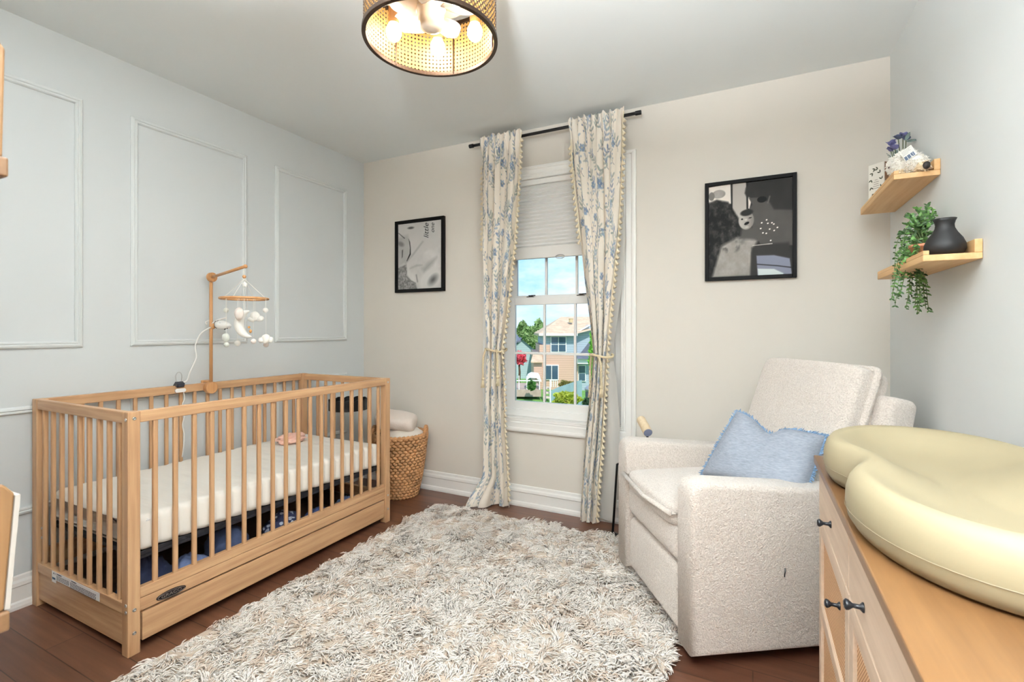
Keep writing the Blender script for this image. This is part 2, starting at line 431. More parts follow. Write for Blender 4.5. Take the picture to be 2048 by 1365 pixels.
L1 = [(2.44, -1.622), (2.0, -1.622), (1.7, -1.624), (1.35, -1.607), (1.10, -1.582), (1.03, -1.575), (.85, -1.590), (.53, -1.605), (.2, -1.612), (0, -1.660)]
R1 = [(2.44, -1.312), (2.2, -1.322), (2.0, -1.338), (1.7, -1.366), (1.45, -1.398), (1.2, -1.432), (1.03, -1.458), (.85, -1.448), (.53, -1.440), (.2, -1.415), (0, -1.408)]
def pud1(u, x, y, z):
    k = smoothstep(.22, .0, z)*(1-smoothstep(.35, .6, u)); return x-.03*k, y-.10*k, z
ct1 = curtain('curtain', L1, R1, 2.445, 'left floral curtain panel of the window, its hem spread on the floor', 3, 3.2, RY, puddle=pud1)
def edge(tab, zs, u, nf, ph, yc, top, L, R):
    out = []
    for z in zs:
        x, y = curtain_pt(np.float64(u), np.float64(z), L, R, nf, ph, yc, top); out.append((float(x), float(y)-.004, z))
    return out
tassel_trim(ct1, edge(None, np.linspace(2.42, .05, 70), 1.0, 3.2, 3*.37, RY, 2.445, L1, R1), side=1)
tassel_trim(ct1, edge(None, np.linspace(2.30, 1.7, 22), 0.0, 3.2, 3*.37, RY, 2.445, L1, R1), side=-1)
L2 = [(2.44, -1.000), (2.2, -.990), (1.95, -.967), (1.7, -.938), (1.45, -.908), (1.2, -.872), (1.02, -.852), (.85, -.865), (.5, -.903), (.2, -.925), (0, -.938)]
R2 = [(2.44, -.662), (2.2, -.668), (1.95, -.680), (1.7, -.698), (1.45, -.728), (1.2, -.755), (1.02, -.770), (.85, -.778), (.5, -.798), (.2, -.822), (0, -.832)]
ct2 = curtain('curtain', L2, R2, 2.445, 'right floral curtain panel showing its plain grey lining beside the armchair', 5, 3.3, RY)
tassel_trim(ct2, edge(None, np.linspace(2.42, .03, 72), 1.0, 3.3, 5*.37, RY, 2.445, L2, R2), side=1)
tassel_trim(ct2, edge(None, np.linspace(2.32, 1.7, 22), 0.0, 3.3, 5*.37, RY, 2.445, L2, R2), side=-1)
LN = translucent(plain('curtain_lining', C(206, 203, 198), .85, bump=.08, bscale=600), .25, C(215, 212, 206))
LR = [(1.95, -.684), (1.7, -.672), (1.45, -.690), (1.2, -.725), (1.03, -.748), (.85, -.722), (.6, -.702), (.3, -.705), (0, -.730)]
def ln(u, w):
    z = 1.93+(.03-1.93)*w; xl = LX(R2, z)-.04; xr = LX(LR, z); x = xl+(xr-xl)*u
    return (float(x), RY+.012+.018*math.sin(u*5+z*2)+.02*u, z)
obj('lining', MB().grid(ln, 16, 80), LN, ct2, smooth=True)
# rod
rod = thing('curtain_rod', ((-1.72-.571)/2, RY, 2.41), 'thin black curtain rod with plain end caps above the window', 'curtain rod')
obj('rod', MB().tube([(-1.70, RY, 2.412), (-.60, RY, 2.412)], .0095, 12), BLACK, rod, smooth=True)
for x0, x1 in ((-1.722, -1.69), (-.605, -.571)):
    obj('end_cap', MB().tube([(x0, RY, 2.412), (x1, RY, 2.412)], .013, 14), BLACK, rod, bevel=.002)
for x in (-1.50, -.86):
    obj('bracket', MB().box(x-.008, x+.008, RY-.004, YB, 2.395, 2.405).box(x-.012, x+.012, YB-.006, YB, 2.37, 2.43), BLACK, rod, bevel=.001)
# rope tie-backs
ROPE = plain('rope_cotton', C(216, 200, 168), .9, bump=.4, bscale=300)
def rope(mb, path, r=.0065):
    P = [Vector(p) for p in path]; n = len(P)
    for s in range(3):
        Q = []
        for i, p in enumerate(P):
            t = (P[min(i+1, n-1)]-P[max(i-1, 0)]).normalized(); a = t.cross(Vector((.3, 1, .2))).normalized(); b = t.cross(a)
            an = i*.75+s*2*PI/3; Q.append(p+(a*math.cos(an)+b*math.sin(an))*r*.55)
        mb.tube(Q, r*.62, 6)
def lerp_path(pts, n):
    P = [Vector(p) for p in pts]; out = []
    m = len(P)-1
    for i in range(n+1):
        t = i/n*m; k = min(int(t), m-1); out.append(P[k].lerp(P[k+1], t-k))
    # smooth
    for _ in range(6): out = [out[0]]+[(out[i-1]+out[i]*2+out[i+1])/4 for i in range(1, n)]+[out[-1]]
    return out
def tieback(xc, hw, z, tails, label):
    t = thing('curtain_tieback', (xc, RY, z), label, 'curtain tieback', 'rope tiebacks on the curtains')
    mb = MB(); rope(mb, [(xc+(hw+.012)*math.cos(a), RY+(.058)*math.sin(a), z+.008*math.sin(a*2)) for a in np.linspace(0, 2*PI, 50)])
    obj('rope_loop', mb, ROPE, t, smooth=True)
    for pts in tails:
        mb = MB(); rope(mb, lerp_path(pts, 34)); obj('rope_tail', mb, ROPE, t, smooth=True)
        e = Vector(pts[-1]); mb = MB()
        mb.ball((e.x, e.y, e.z), (.012, .012, .012), 10, 8)
        for k in range(16):
            a = k*2.4; rr = .004+.006*((k*7) % 5)/5
            mb.tube([(e.x+rr*.5*math.cos(a), e.y+rr*.5*math.sin(a), e.z-.008), (e.x+rr*1.6*math.cos(a), e.y+rr*1.6*math.sin(a), e.z-.06)], [.003, .0022], 5)
        obj('tassel', mb, ROPE, t, smooth=True)
yt = RY-.074
tieback(-1.517, .062, 1.032, [[(-1.570, yt+.03, 1.04), (-1.583, yt+.02, .98), (-1.586, yt+.02, .90), (-1.584, yt+.02, .845)], [(-1.468, yt-.004, 1.04), (-1.462, yt-.008, .97), (-1.464, yt-.006, .90), (-1.458, yt-.006, .865)]],
        'twisted rope tieback with two hanging tassels around the left floral curtain')
tieback(-.803, .056, 1.012, [[(-.800, yt, 1.01), (-.783, yt-.010, .97), (-.782, yt-.010, .90), (-.780, yt-.010, .835)], [(-.868, RY+.005, 1.01), (-.885, RY+.03, .93), (-.884, RY+.03, .86), (-.882, RY+.03, .815)]],
        'twisted rope tieback with hanging tassel around the right floral curtain')

# ------------------------------------------------------------------ pictures on the back wall
def grid_print(x0, x1, z0, z1, y, nx, ny, fn):
    gx, gz = np.meshgrid(np.linspace(0, 1, nx), np.linspace(0, 1, ny))
    c = fn(gx, gz, rng)          # (ny,nx) grey or (ny,nx,3)
    if c.ndim == 2: c = np.stack([c, c*.985, c*.97], -1)
    v = np.stack([x0+(x1-x0)*gx, np.full_like(gx, y), z0+(z1-z0)*gz], -1).reshape(-1, 3)
    ii = (np.arange(ny-1)[:, None]*nx+np.arange(nx-1)[None]).ravel()
    return (v, np.stack([ii, ii+1, ii+nx+1, ii+nx], -1)), np.clip(c, 0, 1).reshape(-1, 3)**2.2
def vnoise(x, y, s, seed=0):
    r = np.random.default_rng(seed); g = r.random((64, 64)); X, Y = x*s, y*s
    i, j = np.floor(X).astype(int), np.floor(Y).astype(int); fx, fy = X-i, Y-j; fx = fx*fx*(3-2*fx); fy = fy*fy*(3-2*fy)
    G = lambda a, b: g[a % 64, b % 64]
    return (G(i, j)*(1-fx)+G(i+1, j)*fx)*(1-fy)+(G(i, j+1)*(1-fx)+G(i+1, j+1)*fx)*fy
def fbm(x, y, s, seed=0): return .55*vnoise(x, y, s, seed)+.28*vnoise(x, y, s*2.1, seed+1)+.17*vnoise(x, y, s*4.3, seed+2)
def E(x, y, cx, cy, a, b, ang=0, soft=.15):
    ca, sa = math.cos(ang), math.sin(ang); u = ((x-cx)*ca+(y-cy)*sa)/a; v = (-(x-cx)*sa+(y-cy)*ca)/b
    return np.clip((1-np.sqrt(u*u+v*v))/soft, 0, 1)
def PG(x, y, pts, soft=.006):   # soft polygon mask
    d = np.full(x.shape, 1e9); ins = np.zeros(x.shape, bool); n = len(pts)
    for i in range(n):
        ax, ay = pts[i]; bx, by = pts[(i+1) % n]
        t = np.clip(((x-ax)*(bx-ax)+(y-ay)*(by-ay))/((bx-ax)**2+(by-ay)**2+1e-12), 0, 1)
        d = np.minimum(d, np.hypot(x-ax-t*(bx-ax), y-ay-t*(by-ay)))
        cnd = ((ay > y) != (by > y)); xx = (bx-ax)*(y-ay)/((by-ay) if by != ay else 1e-9)+ax; ins ^= cnd & (x < xx)
    return np.clip(np.where(ins, d, -d)/soft*.5+.5, 0, 1)
def over(c, k, m): return c*(1-m)+k*m
def family(x, y, r):
    # pixel helper: crop of the print, x right, y up
    P = lambda px, py: ((px-190)/850, 1-(py-240)/940)
    c = .17+.05*fbm(x, y, 5, 3)
    c = over(c, .86+.06*fbm(x, y, 6, 4), PG(x, y, [P(190, 250), P(430, 235), P(440, 440), P(190, 440)]))
    c = over(c, .55+.2*fbm(x, y, 9, 8), E(x, y, *P(300, 330), .09, .05)); c = over(c, .5, E(x, y, *P(225, 345), .04, .05))
    c = over(c, .12, PG(x, y, [P(425, 230), P(445, 230), P(450, 470), P(430, 470)]))
    c = over(c, .80-.1*y, PG(x, y, [P(445, 230), P(585, 225), P(600, 520), P(500, 600), P(445, 520)]))
    c = over(c, .14, PG(x, y, [P(585, 225), P(605, 225), P(612, 520), P(588, 510)]))
    c = over(c, .9, PG(x, y, [P(604, 380), P(640, 420), P(618, 510), P(606, 505)]))
    # man with a cap, head bent down, cap brim to the left
    c = over(c, .33+.05*fbm(x, y, 6, 5), PG(x, y, [P(610, 400), P(820, 400), P(900, 520), P(1040, 560), P(1040, 900), P(740, 900), P(650, 700), P(615, 520), P(645, 470)]))
    c = over(c, .20+.06*fbm(x, y, 4, 6), PG(x, y, [P(580, 300), P(620, 235), P(1040, 180), P(1040, 560), P(860, 540), P(820, 470), P(720, 410), P(590, 390), P(570, 350)], .01))
    c = over(c, .42, PG(x, y, [P(790, 470), P(815, 400), P(826, 405), P(806, 480)])); c = over(c, .10, E(x, y, *P(742, 430), .06, .035))
    # woman's curly hair and pale top
    hair = PG(x, y, [P(185, 410), P(280, 385), P(400, 420), P(450, 500), P(505, 590), P(490, 700), P(540, 790), P(400, 820), P(330, 900), P(280, 1100), P(185, 1180)], .012)
    c = over(c, .13+.42*np.clip(fbm(x, y, 22, 11)-.38, 0, 1)**1.0, hair)
    c = over(c, .55+.12*fbm(x, y, 16, 12), PG(x, y, [P(330, 860), P(480, 790), P(650, 780), P(700, 830), P(640, 950), P(640, 1180), P(230, 1180), P(280, 1010)], .02))
    c = over(c, .12+.3*fbm(x, y, 30, 13), np.clip(fbm(x, y, 14, 14)*2.2-1.1, 0, 1)*E(x, y, *P(420, 850), .22, .12, .2, .5))
    # dark lower-middle, sleeve
    c = over(c, .24, PG(x, y, [P(640, 900), P(700, 870), P(1000, 870), P(1040, 980), P(1040, 1180), P(690, 1180), P(625, 1180)], .015))
    # baby
    c = over(c, .36, PG(x, y, [P(540, 700), P(660, 690), P(740, 760), P(730, 830), P(520, 800)], .02))
    bx, by = P(585, 620); c = over(c, .66-.35*np.clip((x-bx)*4, -.2, 1), E(x, y, bx, by, .098, .105, .1, .12))
    c = over(c, .20, E(x, y, *P(590, 545), .088, .040, .1, .3)); c = over(c, .10, E(x, y, *P(543, 607), .014, .010)); c = over(c, .10, E(x, y, *P(625, 600), .022, .006, .1))
    c = over(c, .78, E(x, y, *P(582, 615), .024, .014, 0, .6)); c = over(c, .12, E(x, y, *P(590, 652), .036, .017, .35, .3)); c = over(c, .75, E(x, y, *P(590, 690), .03, .012, .1, .6))
    for px, py in ((788, 635), (800, 670), (840, 668), (858, 682), (893, 718), (818, 728), (752, 760), (785, 767), (828, 840), (740, 660), (730, 715), (862, 745)):
        c = over(c, .95, E(x, y, *P(px, py), .013, .009, .2, .5))
    c = over(c, .9, PG(x, y, [P(650, 876), P(845, 868), P(845, 874), P(650, 880)], .003))
    c = c**1.22
    c3 = np.stack([c*1.02, c*.98, c*.94], -1)
    m = PG(x, y, [P(688, 980), P(860, 985), P(1010, 1025), P(1030, 1180), P(700, 1180)], .006)[..., None]
    c3 = c3*(1-m)+np.array([.48, .49, .55])*m
    m = PG(x, y, [P(700, 1110), P(860, 1120), P(950, 1165), P(950, 1180), P(705, 1180)], .006)[..., None]; c3 = c3*(1-m)+np.array([.80, .84, .84])*m
    m = PG(x, y, [P(690, 1060), P(890, 1085), P(1035, 1110), P(1035, 1120), P(890, 1095), P(690, 1070)], .004)[..., None]; c3 = c3*(1-m)+.12*m
    return c3
def newborn(x, y, r):
    P = lambda px, py: ((px-205)/630, 1-(py-180)/1020)
    c = .78-.06*fbm(x, y, 4, 21)
    c = over(c, .70-.1*fbm(x, y, 5, 22), PG(x, y, [P(200, 380), P(350, 360), P(380, 480), P(380, 660), P(320, 780), P(200, 860)], .03))
    c = over(c, .48, E(x, y, *P(250, 490), .10, .05, -.3, .6)); c = over(c, .35, E(x, y, *P(395, 255), .10, .025, 0, .6))
    for pts in ([P(360, 420), P(372, 470), P(382, 560), P(378, 650), P(330, 760), P(345, 765), P(395, 660), P(392, 560), P(382, 470)],):
        c = over(c, .12, PG(x, y, pts, .008))
    c = over(c, .25, PG(x, y, [P(205, 310), P(225, 320), P(310, 405), P(300, 410)], .006))
    c = over(c, .28, PG(x, y, [P(265, 590), P(280, 580), P(275, 690), P(262, 710)], .01))
    c = over(c, .30+.4*fbm(x, y, 40, 24), PG(x, y, [P(200, 860), P(330, 810), P(345, 960), P(470, 1110), P(490, 1210), P(200, 1210)], .015))
    # sleeping head shape: brow to chin, and an ear-side blur
    c = over(c, .83-.12*fbm(x, y, 6, 25), PG(x, y, [P(840, 540), P(600, 640), P(440, 780), P(345, 890), P(335, 980), P(400, 1070), P(480, 1110), P(560, 1010), P(840, 880)], .02))
    c = over(c, .45, PG(x, y, [P(330, 985), P(400, 1065), P(470, 1108), P(468, 1118), P(395, 1078), P(326, 1000)], .006))
    c = over(c, .62, PG(x, y, [P(560, 900), P(640, 810), P(760, 740), P(700, 840), P(590, 960)], .04))
    c = over(c, .5, PG(x, y, [P(465, 980), P(480, 975), P(500, 1090), P(485, 1100)], .012)); c = over(c, .6, PG(x, y, [P(380, 880), P(480, 830), P(560, 840), P(480, 850)], .02))
    c = over(c, .80, E(x, y, *P(680, 1070), .30, .18, .3, .25)); c = over(c, .36, E(x, y, *P(710, 1070), .16, .09, .5, .9))
    c = over(c, .6, PG(x, y, [P(310, 790), P(430, 650), P(560, 480), P(575, 485), P(445, 660), P(325, 800)], .02))
    return c
PRINT = attr_mat('photo_print', .55, .12)
def picture(x0, x1, z0, z1, fw, fn, label, nx, ny):
    t = thing('framed_photo', ((x0+x1)/2, YB, z0), label, 'picture')
    d = .024; y0 = YB-d
    mb = MB(); mb.box(x0, x0+fw, y0, YB, z0, z1).box(x1-fw, x1, y0, YB, z0, z1).box(x0+fw, x1-fw, y0, YB, z0, z0+fw).box(x0+fw, x1-fw, y0, YB, z1-fw, z1)
    obj('frame', mb, plain('frame_black', C(16, 15, 15), .6, spec=.15), t, bevel=.0015)
    g, c = grid_print(x0+fw-.002, x1-fw+.002, z0+fw-.002, z1-fw+.002, YB-.012, nx, ny, fn)
    pr = obj('photo_print', g, PRINT, t, colors=c)
    return t, pr
picture(-.238, .203, 1.436, 1.978, .0195, family, 'black framed monochrome family portrait above the armchair', 230, 270)
pt, pr = picture(-2.429, -1.981, 1.446, 1.986, .024, newborn, 'black framed monochrome newborn photo with handwriting, left of the window', 170, 210)
INK = plain('black_ink', C(25, 25, 28), .6)
for txt, sz, xo, zo in (('little', .062, -2.142, 1.892), ('one', .048, -2.086, 1.908)):
    tm = text_mesh(txt, sz, .0003, .35).xf(frame_m((xo, YB-.0132, zo), (0, 0, 1), (-1, 0, 0), (0, -1, 0)))
    obj('handwriting', tm, INK, pr)

# ------------------------------------------------------------------ crib
CX0, CX1, CY0, CY1, CH = -2.735, -1.978, .915, 2.293, .8725
crib = thing('crib', ((CX0+CX1)/2, (CY0+CY1)/2, 0), 'light wooden slatted baby crib with under-bed drawer along the left wall', 'crib')
PW, PD_ = .042, .040
for x in (CX0, CX1-PW):
    for y in (CY0, CY1-PD_):
        obj('post', MB().box(x, x+PW, y, y+PD_, 0, CH), CRIB['z'], crib, bevel=.003)
rh = .042
obj('top_rail', MB().box(CX1-.026, CX1-.002, CY0+PD_, CY1-PD_, CH-rh, CH-.001), CRIB['y'], crib, bevel=.003)
obj('top_rail', MB().box(CX0+.002, CX0+.028, CY0+PD_, CY1-PD_, CH-rh, CH-.001), CRIB['y'], crib, bevel=.003)
obj('top_rail', MB().box(CX0+PW, CX1-PW, CY0+.002, CY0+.026, CH-rh, CH-.001), CRIB['x'], crib, bevel=.003)
obj('top_rail', MB().box(CX0+PW, CX1-PW, CY1-.026, CY1-.002, CH-rh, CH-.001), CRIB['x'], crib, bevel=.003)
# bottom rails, end panels
obj('lower_rail', MB().box(CX1-.028, CX1-.004, CY0+PD_, CY1-PD_, .194, .232), CRIB['y'], crib, bevel=.002)
obj('apron', MB().box(CX1-.026, CX1-.005, CY0+PD_, CY1-PD_, .146, .1922), CRIB['y'], crib, bevel=.002)
obj('lower_rail', MB().box(CX0+.004, CX0+.028, CY0+PD_, CY1-PD_, .15, .232), CRIB['y'], crib, bevel=.002)
for y0 in (CY0+.003, CY1-.027):
    obj('lower_rail', MB().box(CX0+PW, CX1-PW, y0, y0+.024, .146, .186), CRIB['x'], crib, bevel=.002)
    obj('end_panel', MB().box(CX0+PW, CX1-PW, y0+.005, y0+.018, .030, .146), CRIB['x'], crib, bevel=.001)
# spindles
sp = obj('spindle', MB().box(-.0075, .0075, -.0085, .0085, .227, CH-rh+.005), CRIB['z'], crib, bevel=.004)
sp0 = sp.location.copy(); base = wloc(crib)
sp.data.transform(Matrix.Translation((base.x, base.y, 0)))
NS = 18; ys = [CY0+.0935+i*(2.204-1.0085)/(NS-1) for i in range(NS)]
first = True
for y in ys:
    if first: sp.location = (CX1-.014-base.x, y-base.y, 0); first = False
    else: inst(sp, (CX1-.014-base.x, y-base.y, 0))
for y in ys: inst(sp, (CX0+.015-base.x, y-base.y, 0))
spe = obj('spindle', MB().box(-.0085, .0085, -.0075, .0075, .18, CH-rh+.005), CRIB['z'], crib, bevel=.004)
spe.data.transform(Matrix.Translation((base.x, base.y, 0)))
xs = [-2.655+i*(.594/8) for i in range(9)]; first = True
for yy in (CY0+.0145, CY1-.0145):
    for x in xs:
        if first: spe.location = (x-base.x, yy-base.y, 0); first = False
        else: inst(spe, (x-base.x, yy-base.y, 0))
# drawer
drw = obj('drawer', MB().box(CX1-.024, CX1-.006, CY0+PD_+.008, CY1-PD_-.008, .036, .1385), CRIB['y'], crib, bevel=.002)
DK = wood('drawer_inner_wood', C(74, 58, 46), C(104, 84, 66), 'y')
mb = MB(); dx0, dx1, dy0, dy1 = CX0+.06, CX1-.026, CY0+.06, CY1-.06
mb.box(dx0, dx1, dy0, dy1, .04, .05).box(dx0, dx0+.012, dy0, dy1, .05, .14).box(dx0+.012, dx1, dy0, dy0+.012, .05, .14).box(dx0+.012, dx1, dy1-.012, dy1, .05, .14)
mb.box(dx0+.012, dx1, 1.52, 1.532, .05, .14)
obj('drawer_box', mb, DK, drw)
# brand badge: raised oval with lettering
by, bz = 1.060, .163
BR = plain('badge_bronze', C(46, 41, 42), .35, .7); BRL = plain('badge_letters', C(140, 130, 124), .3, .8)
def oval(a, b, x0, x1): return MB().prism([(by+a*math.cos(t), bz+b*math.sin(t)) for t in np.linspace(0, 2*PI, 40, endpoint=False)], x0, x1, 'x')
bd = obj('badge', oval(.052, .0145, CX1-.006, CX1-.002), BR, crib, bevel=.001)
mb = MB().tube([(CX1-.0018, by+.047*math.cos(t), bz+.0115*math.sin(t)) for t in np.linspace(0, 2*PI, 48, endpoint=False)], .0009, 6, closed=True)
mb2 = text_mesh('GRACO', .0165, .0006).fn(lambda p: (p[0]*1.25, p[1], p[2])).xf(frame_m((CX1-.0018, by, bz), (0, 1, 0), (0, 0, 1), (1, 0, 0)))
obj('badge_lettering', mb.add(mb2.v, mb2.f), BRL, bd)
# warning sticker on the near end rail
ye = CY0+.003
stk = obj('warning_sticker', MB().box(-2.560, -2.180, ye-.0008, ye, .150, .182).box(-2.560, -2.525, ye-.0008, ye, .138, .150), plain('sticker_white', C(236, 236, 234), .5), crib)
mb = MB(); rr = random.Random(4)
for (xa, xb, n, zt) in ((-2.520, -2.415, 4, .170), (-2.405, -2.205, 5, .170)):
    for i in range(n):
        z = zt-.0048*i; x = xa
        while x < xb-.006:
            w = rr.uniform(.006, .018); mb.box(x, min(x+w, xb), ye-.0011, ye-.0007, z-.0022, z); x += w+.0025
mb.add(*(lambda a: (a.v, a.f))(text_mesh('WARNING', .0085, .0002).xf(frame_m((-2.497, ye-.001, .1765), (1, 0, 0), (0, 0, 1), (0, -1, 0)))))
mb.add(*(lambda a: (a.v, a.f))(text_mesh('WARNING', .0085, .0002).xf(frame_m((-2.375, ye-.001, .1765), (1, 0, 0), (0, 0, 1), (0, -1, 0)))))
mb.prism([(-2.548, .172), (-2.538, .172), (-2.543, .180)], ye-.0012, ye-.0007, 'y').prism([(-2.532, .173), (-2.527, .173), (-2.5295, .178)], ye-.0012, ye-.0007, 'y')
obj('sticker_print', mb, plain('sticker_ink', C(70, 72, 84), .6), stk)
obj('sticker_patch', MB().box(-2.556, -2.530, ye-.0012, ye-.0007, .150, .158), plain('sticker_blue', C(70, 100, 130), .6), stk)
# bolts
BO = MB().lathe([(.0062, 0), (.0062, .0016), (.005, .0026), (.0022, .0026), (.0018, .0012), (.0, .0012)], n=14, axis='x', caps=False)
def bolt(x, y, z, ax):
    m2 = MB().add(BO.v, BO.f)
    if ax == '-y': m2.fn(lambda p: (p[1], -p[0], p[2]))
    if ax == '-x': m2.fn(lambda p: (-p[0], p[1], p[2]))
    m2.fn(lambda p: (p[0]+x, p[1]+y, p[2]+z)); obj('bolt', m2, STEEL, crib, smooth=True)
for y in (CY0+.020, CY1-.02):
    for z in (.848, .163, .080): bolt(CX1, y, z, '+x')
for z in (.845, .185, .160): bolt(CX1-.012, CY0, z, '-y')
for z in (.285, .325): bolt(CX0+PW*.5, CY0+PD_, z, '+y') if False else bolt(CX0+PW, CY0+.02, z, '+x')
for z in (.26, .33, .385): bolt(CX1-PW, CY1-.02, z, '-x')
# mattress board (dark, with edge lip) and mattress
obj('mattress_support', MB().box(CX0+.05, CX1-.05, CY0+.045, CY1-.045, .328, .344).box(CX0+.05, CX0+.06, CY0+.045, CY1-.045, .316, .328).box(CX1-.06, CX1-.05, CY0+.045, CY1-.045, .316, .328),
    plain('support_black', C(26, 26, 32), .7, var=.4, vscale=30), crib, bevel=.002)
mt = thing('crib_mattress', ((CX0+CX1)/2, (CY0+CY1)/2, .345), 'white quilted crib mattress lying inside the wooden crib', 'mattress')
def mattress():
    x0, x1, y0, y1, z0, z1 = CX0+.034, CX1-.034, CY0+.046, CY1-.046, .3455, .478
    mb = MB(); nx, ny = 40, 150
    def pt(i, j, top):
        u, v = i/nx, j/ny; x = x0+(x1-x0)*u; y = y0+(y1-y0)*v
        rib = .0035*math.cos(2*PI*y/.066); ed = min(x-x0, x1-x, y-y0, y1-y)
        return x, y, rib, ed
    # surface as a rounded-box: parametrise cross section (x,z) swept over y
    prof = []; R = .028
    for a in np.linspace(-90, 0, 6): prof.append((x1-R+R*math.cos(math.radians(a)), z0+R+R*math.sin(math.radians(a)), 1))
    for t in np.linspace(.15, .85, 4): prof.append((x1, z0+R+(z1-z0-2*R)*t, 1))
    for a in np.linspace(0, 90, 6): prof.append((x1-R+R*math.cos(math.radians(a)), z1-R+R*math.sin(math.radians(a)), 1))
    for t in np.linspace(.05, .95, 18): prof.append((x1-R+(x0-x1+2*R)*t, z1, 0))
    for a in np.linspace(90, 180, 6): prof.append((x0+R+R*math.cos(math.radians(a)), z1-R+R*math.sin(math.radians(a)), 1))
    for a in np.linspace(180, 270, 6): prof.append((x0+R+R*math.cos(math.radians(a)), z0+R+R*math.sin(math.radians(a)), 1))
    n = len(prof); cx, cz = (x0+x1)/2, (z0+z1)/2; v = []
    rows = ny
    for j in range(rows+1):
        y = y0+(y1-y0)*j/rows; e = min(y-y0, y1-y); k = 1 if e > R else math.sqrt(max(0, 1-((R-e)/R)**2))
        for (x, z, sd) in prof:
            rib = abs(math.cos(PI*y/.072))**.45*.022-.019
            if sd == 0: zz = z+.0022*math.sin(2*PI*y/.072+3*x)*noise.noise((x*4, y*3, 1))*2+.001*math.sin(y*300)
            else: zz = z
            xx = x+(rib if x > cx else -rib)*sd
            s = (R*(1-k)); xx += s*(1 if x < cx else -1)*(1 if abs(x-cx) > (x1-x0)/2-R else 0); zz += s*(1 if z < cz else -1)
            v.append((xx, y, zz))
    f = [(j*n+i, j*n+(i+1) % n, (j+1)*n+(i+1) % n, (j+1)*n+i) for j in range(rows) for i in range(n)]
    f += [tuple(range(n)), tuple(rows*n+i for i in range(n))[::-1]]
    return mb.add(v, f)
obj('mattress_cover', mattress(), plain('mattress_fabric', C(240, 236, 228), .85, bump=.12, bscale=350, sheen=.2), mt, smooth=True)
obj('mattress_tag', MB().box(CX1-.036, CX1-.0325, CY0+.075, CY0+.115, .455, .459).box(CX1-.04, CX1-.036, CY0+.078, CY0+.108, .461, .464), plain('tag_silver', C(220, 220, 222), .3), mt)

# crumpled cloth
def crumple(name, c, r, m, label, cat, seed, amp=.25, group=None, nu=40, nv=24, flat=True):
    def d(p):
        q = p-Vector(c); l = q.length+1e-6; qq = Vector((q.x/r[0], q.y/r[1], q.z/r[2]))
        n = noise.noise(qq*1.7+Vector((seed, 0, 0)))*.7+abs(noise.noise(qq*3.7+Vector((0, seed, 0))))*.8-.15+.3*abs(noise.noise(qq*8+Vector((0, 0, seed))))
        w = Vector(c)+q*(1+amp*n)
        if flat and w.z < c[2]-r[2]*.8: w.z = c[2]-r[2]*.8
        return w
    o = obj(name, MB().ball(c, r, nu, nv, d), m, smooth=True, base=(c[0], c[1], c[2]-r[2]*.8)); return tag(o, label, cat, group)
PINK = plain('pink_cloth', C(240, 196, 180), .8, var=.15, vscale=30, bump=.2, bscale=200)
crumple('muslin_cloth', (-2.52, 2.02, .503), (.065, .085, .030), PINK, 'small crumpled pink cloth lying on the crib mattress', 'cloth', 2.3, .5, nu=60, nv=40)
NV = [plain('navy_cloth', C(30, 36, 60), .9, var=.35, vscale=18, bump=.2, bscale=200), plain('blue_cloth', C(72, 86, 134), .9, var=.25, vscale=20, bump=.2, bscale=200),
      plain('denim_cloth', C(56, 66, 94), .9, var=.2, vscale=40, bump=.2, bscale=300), plain('pale_blue_cloth', C(104, 118, 156), .9, var=.25, vscale=20, bump=.2, bscale=200)]
m, nt, p = newmat('navy_print_cloth')
vo = nt.nodes.new('ShaderNodeTexVoronoi'); vo.inputs['Scale'].default_value = 42; nt.links.new(coords(nt), vo.inputs['Vector'])
nt.links.new(ramp(nt, vo.outputs['Distance'], [(.32, C(196, 202, 216)), (.40, C(48, 54, 86))]), p.inputs['Base Color']); p.inputs['Roughness'].default_value = .9
NV.append(m)
G = 'baby clothes in the crib drawer'
for c, r, mi, lab, sd in (((-2.13, 1.04, .155), (.09, .085, .115), 0, 'dark navy bundle of clothes in the near corner of the crib drawer', 1.1),
                          ((-2.10, 1.20, .135), (.085, .075, .090), 3, 'pale blue folded garment beside the navy bundle in the crib drawer', 2.2),
                          ((-2.12, 1.37, .155), (.10, .085, .115), 2, 'grey-blue folded blanket in the middle of the crib drawer', 3.3),
                          ((-2.12, 1.655, .14), (.10, .10, .095), 4, 'navy patterned garment with white spots in the crib drawer', 4.4),
                          ((-2.09, 1.845, .125), (.075, .07, .082), 1, 'bright blue crumpled shirt beside the spotted garment in the drawer', 5.5),
                          ((-2.09, 2.06, .12), (.075, .10, .075), 3, 'pale blue garment at the far end of the crib drawer', 6.6)):
    crumple('baby_clothes', c, r, NV[mi], lab, 'clothes', sd, .28, G)

# ------------------------------------------------------------------ mobile on the crib rail
MW = wood('mobile_wood', C(172, 120, 74), C(206, 156, 106), 'z', rough=.5); MWX = wood('mobile_wood_arm', C(172, 120, 74), C(206, 156, 106), 'x', rough=.5)
mx_, my_ = -2.692, 1.640
ms = thing('mobile_stand', (mx_, my_, .83), 'wooden mobile stand with long arm clamped to the crib back rail', 'mobile stand')
obj('clamp_disc', MB().lathe([(.030, -.012), (.033, -.009), (.033, .018), (.030, .021)], (mx_-.002, my_, .845), 28, 'x'), MW, ms, bevel=.001, smooth=False)
obj('clamp_back', MB().box(CX0-.012, CX0-.002, my_-.02, my_+.02, .84, .885).box(CX0-.012, mx_, my_-.014, my_+.014, CH+.0005, CH+.012), MW, ms, bevel=.003)
obj('pole', MB().tube([(mx_+.006, my_, .86), (mx_+.006, my_, 1.455)], .0085, 12), MW, ms, smooth=True)
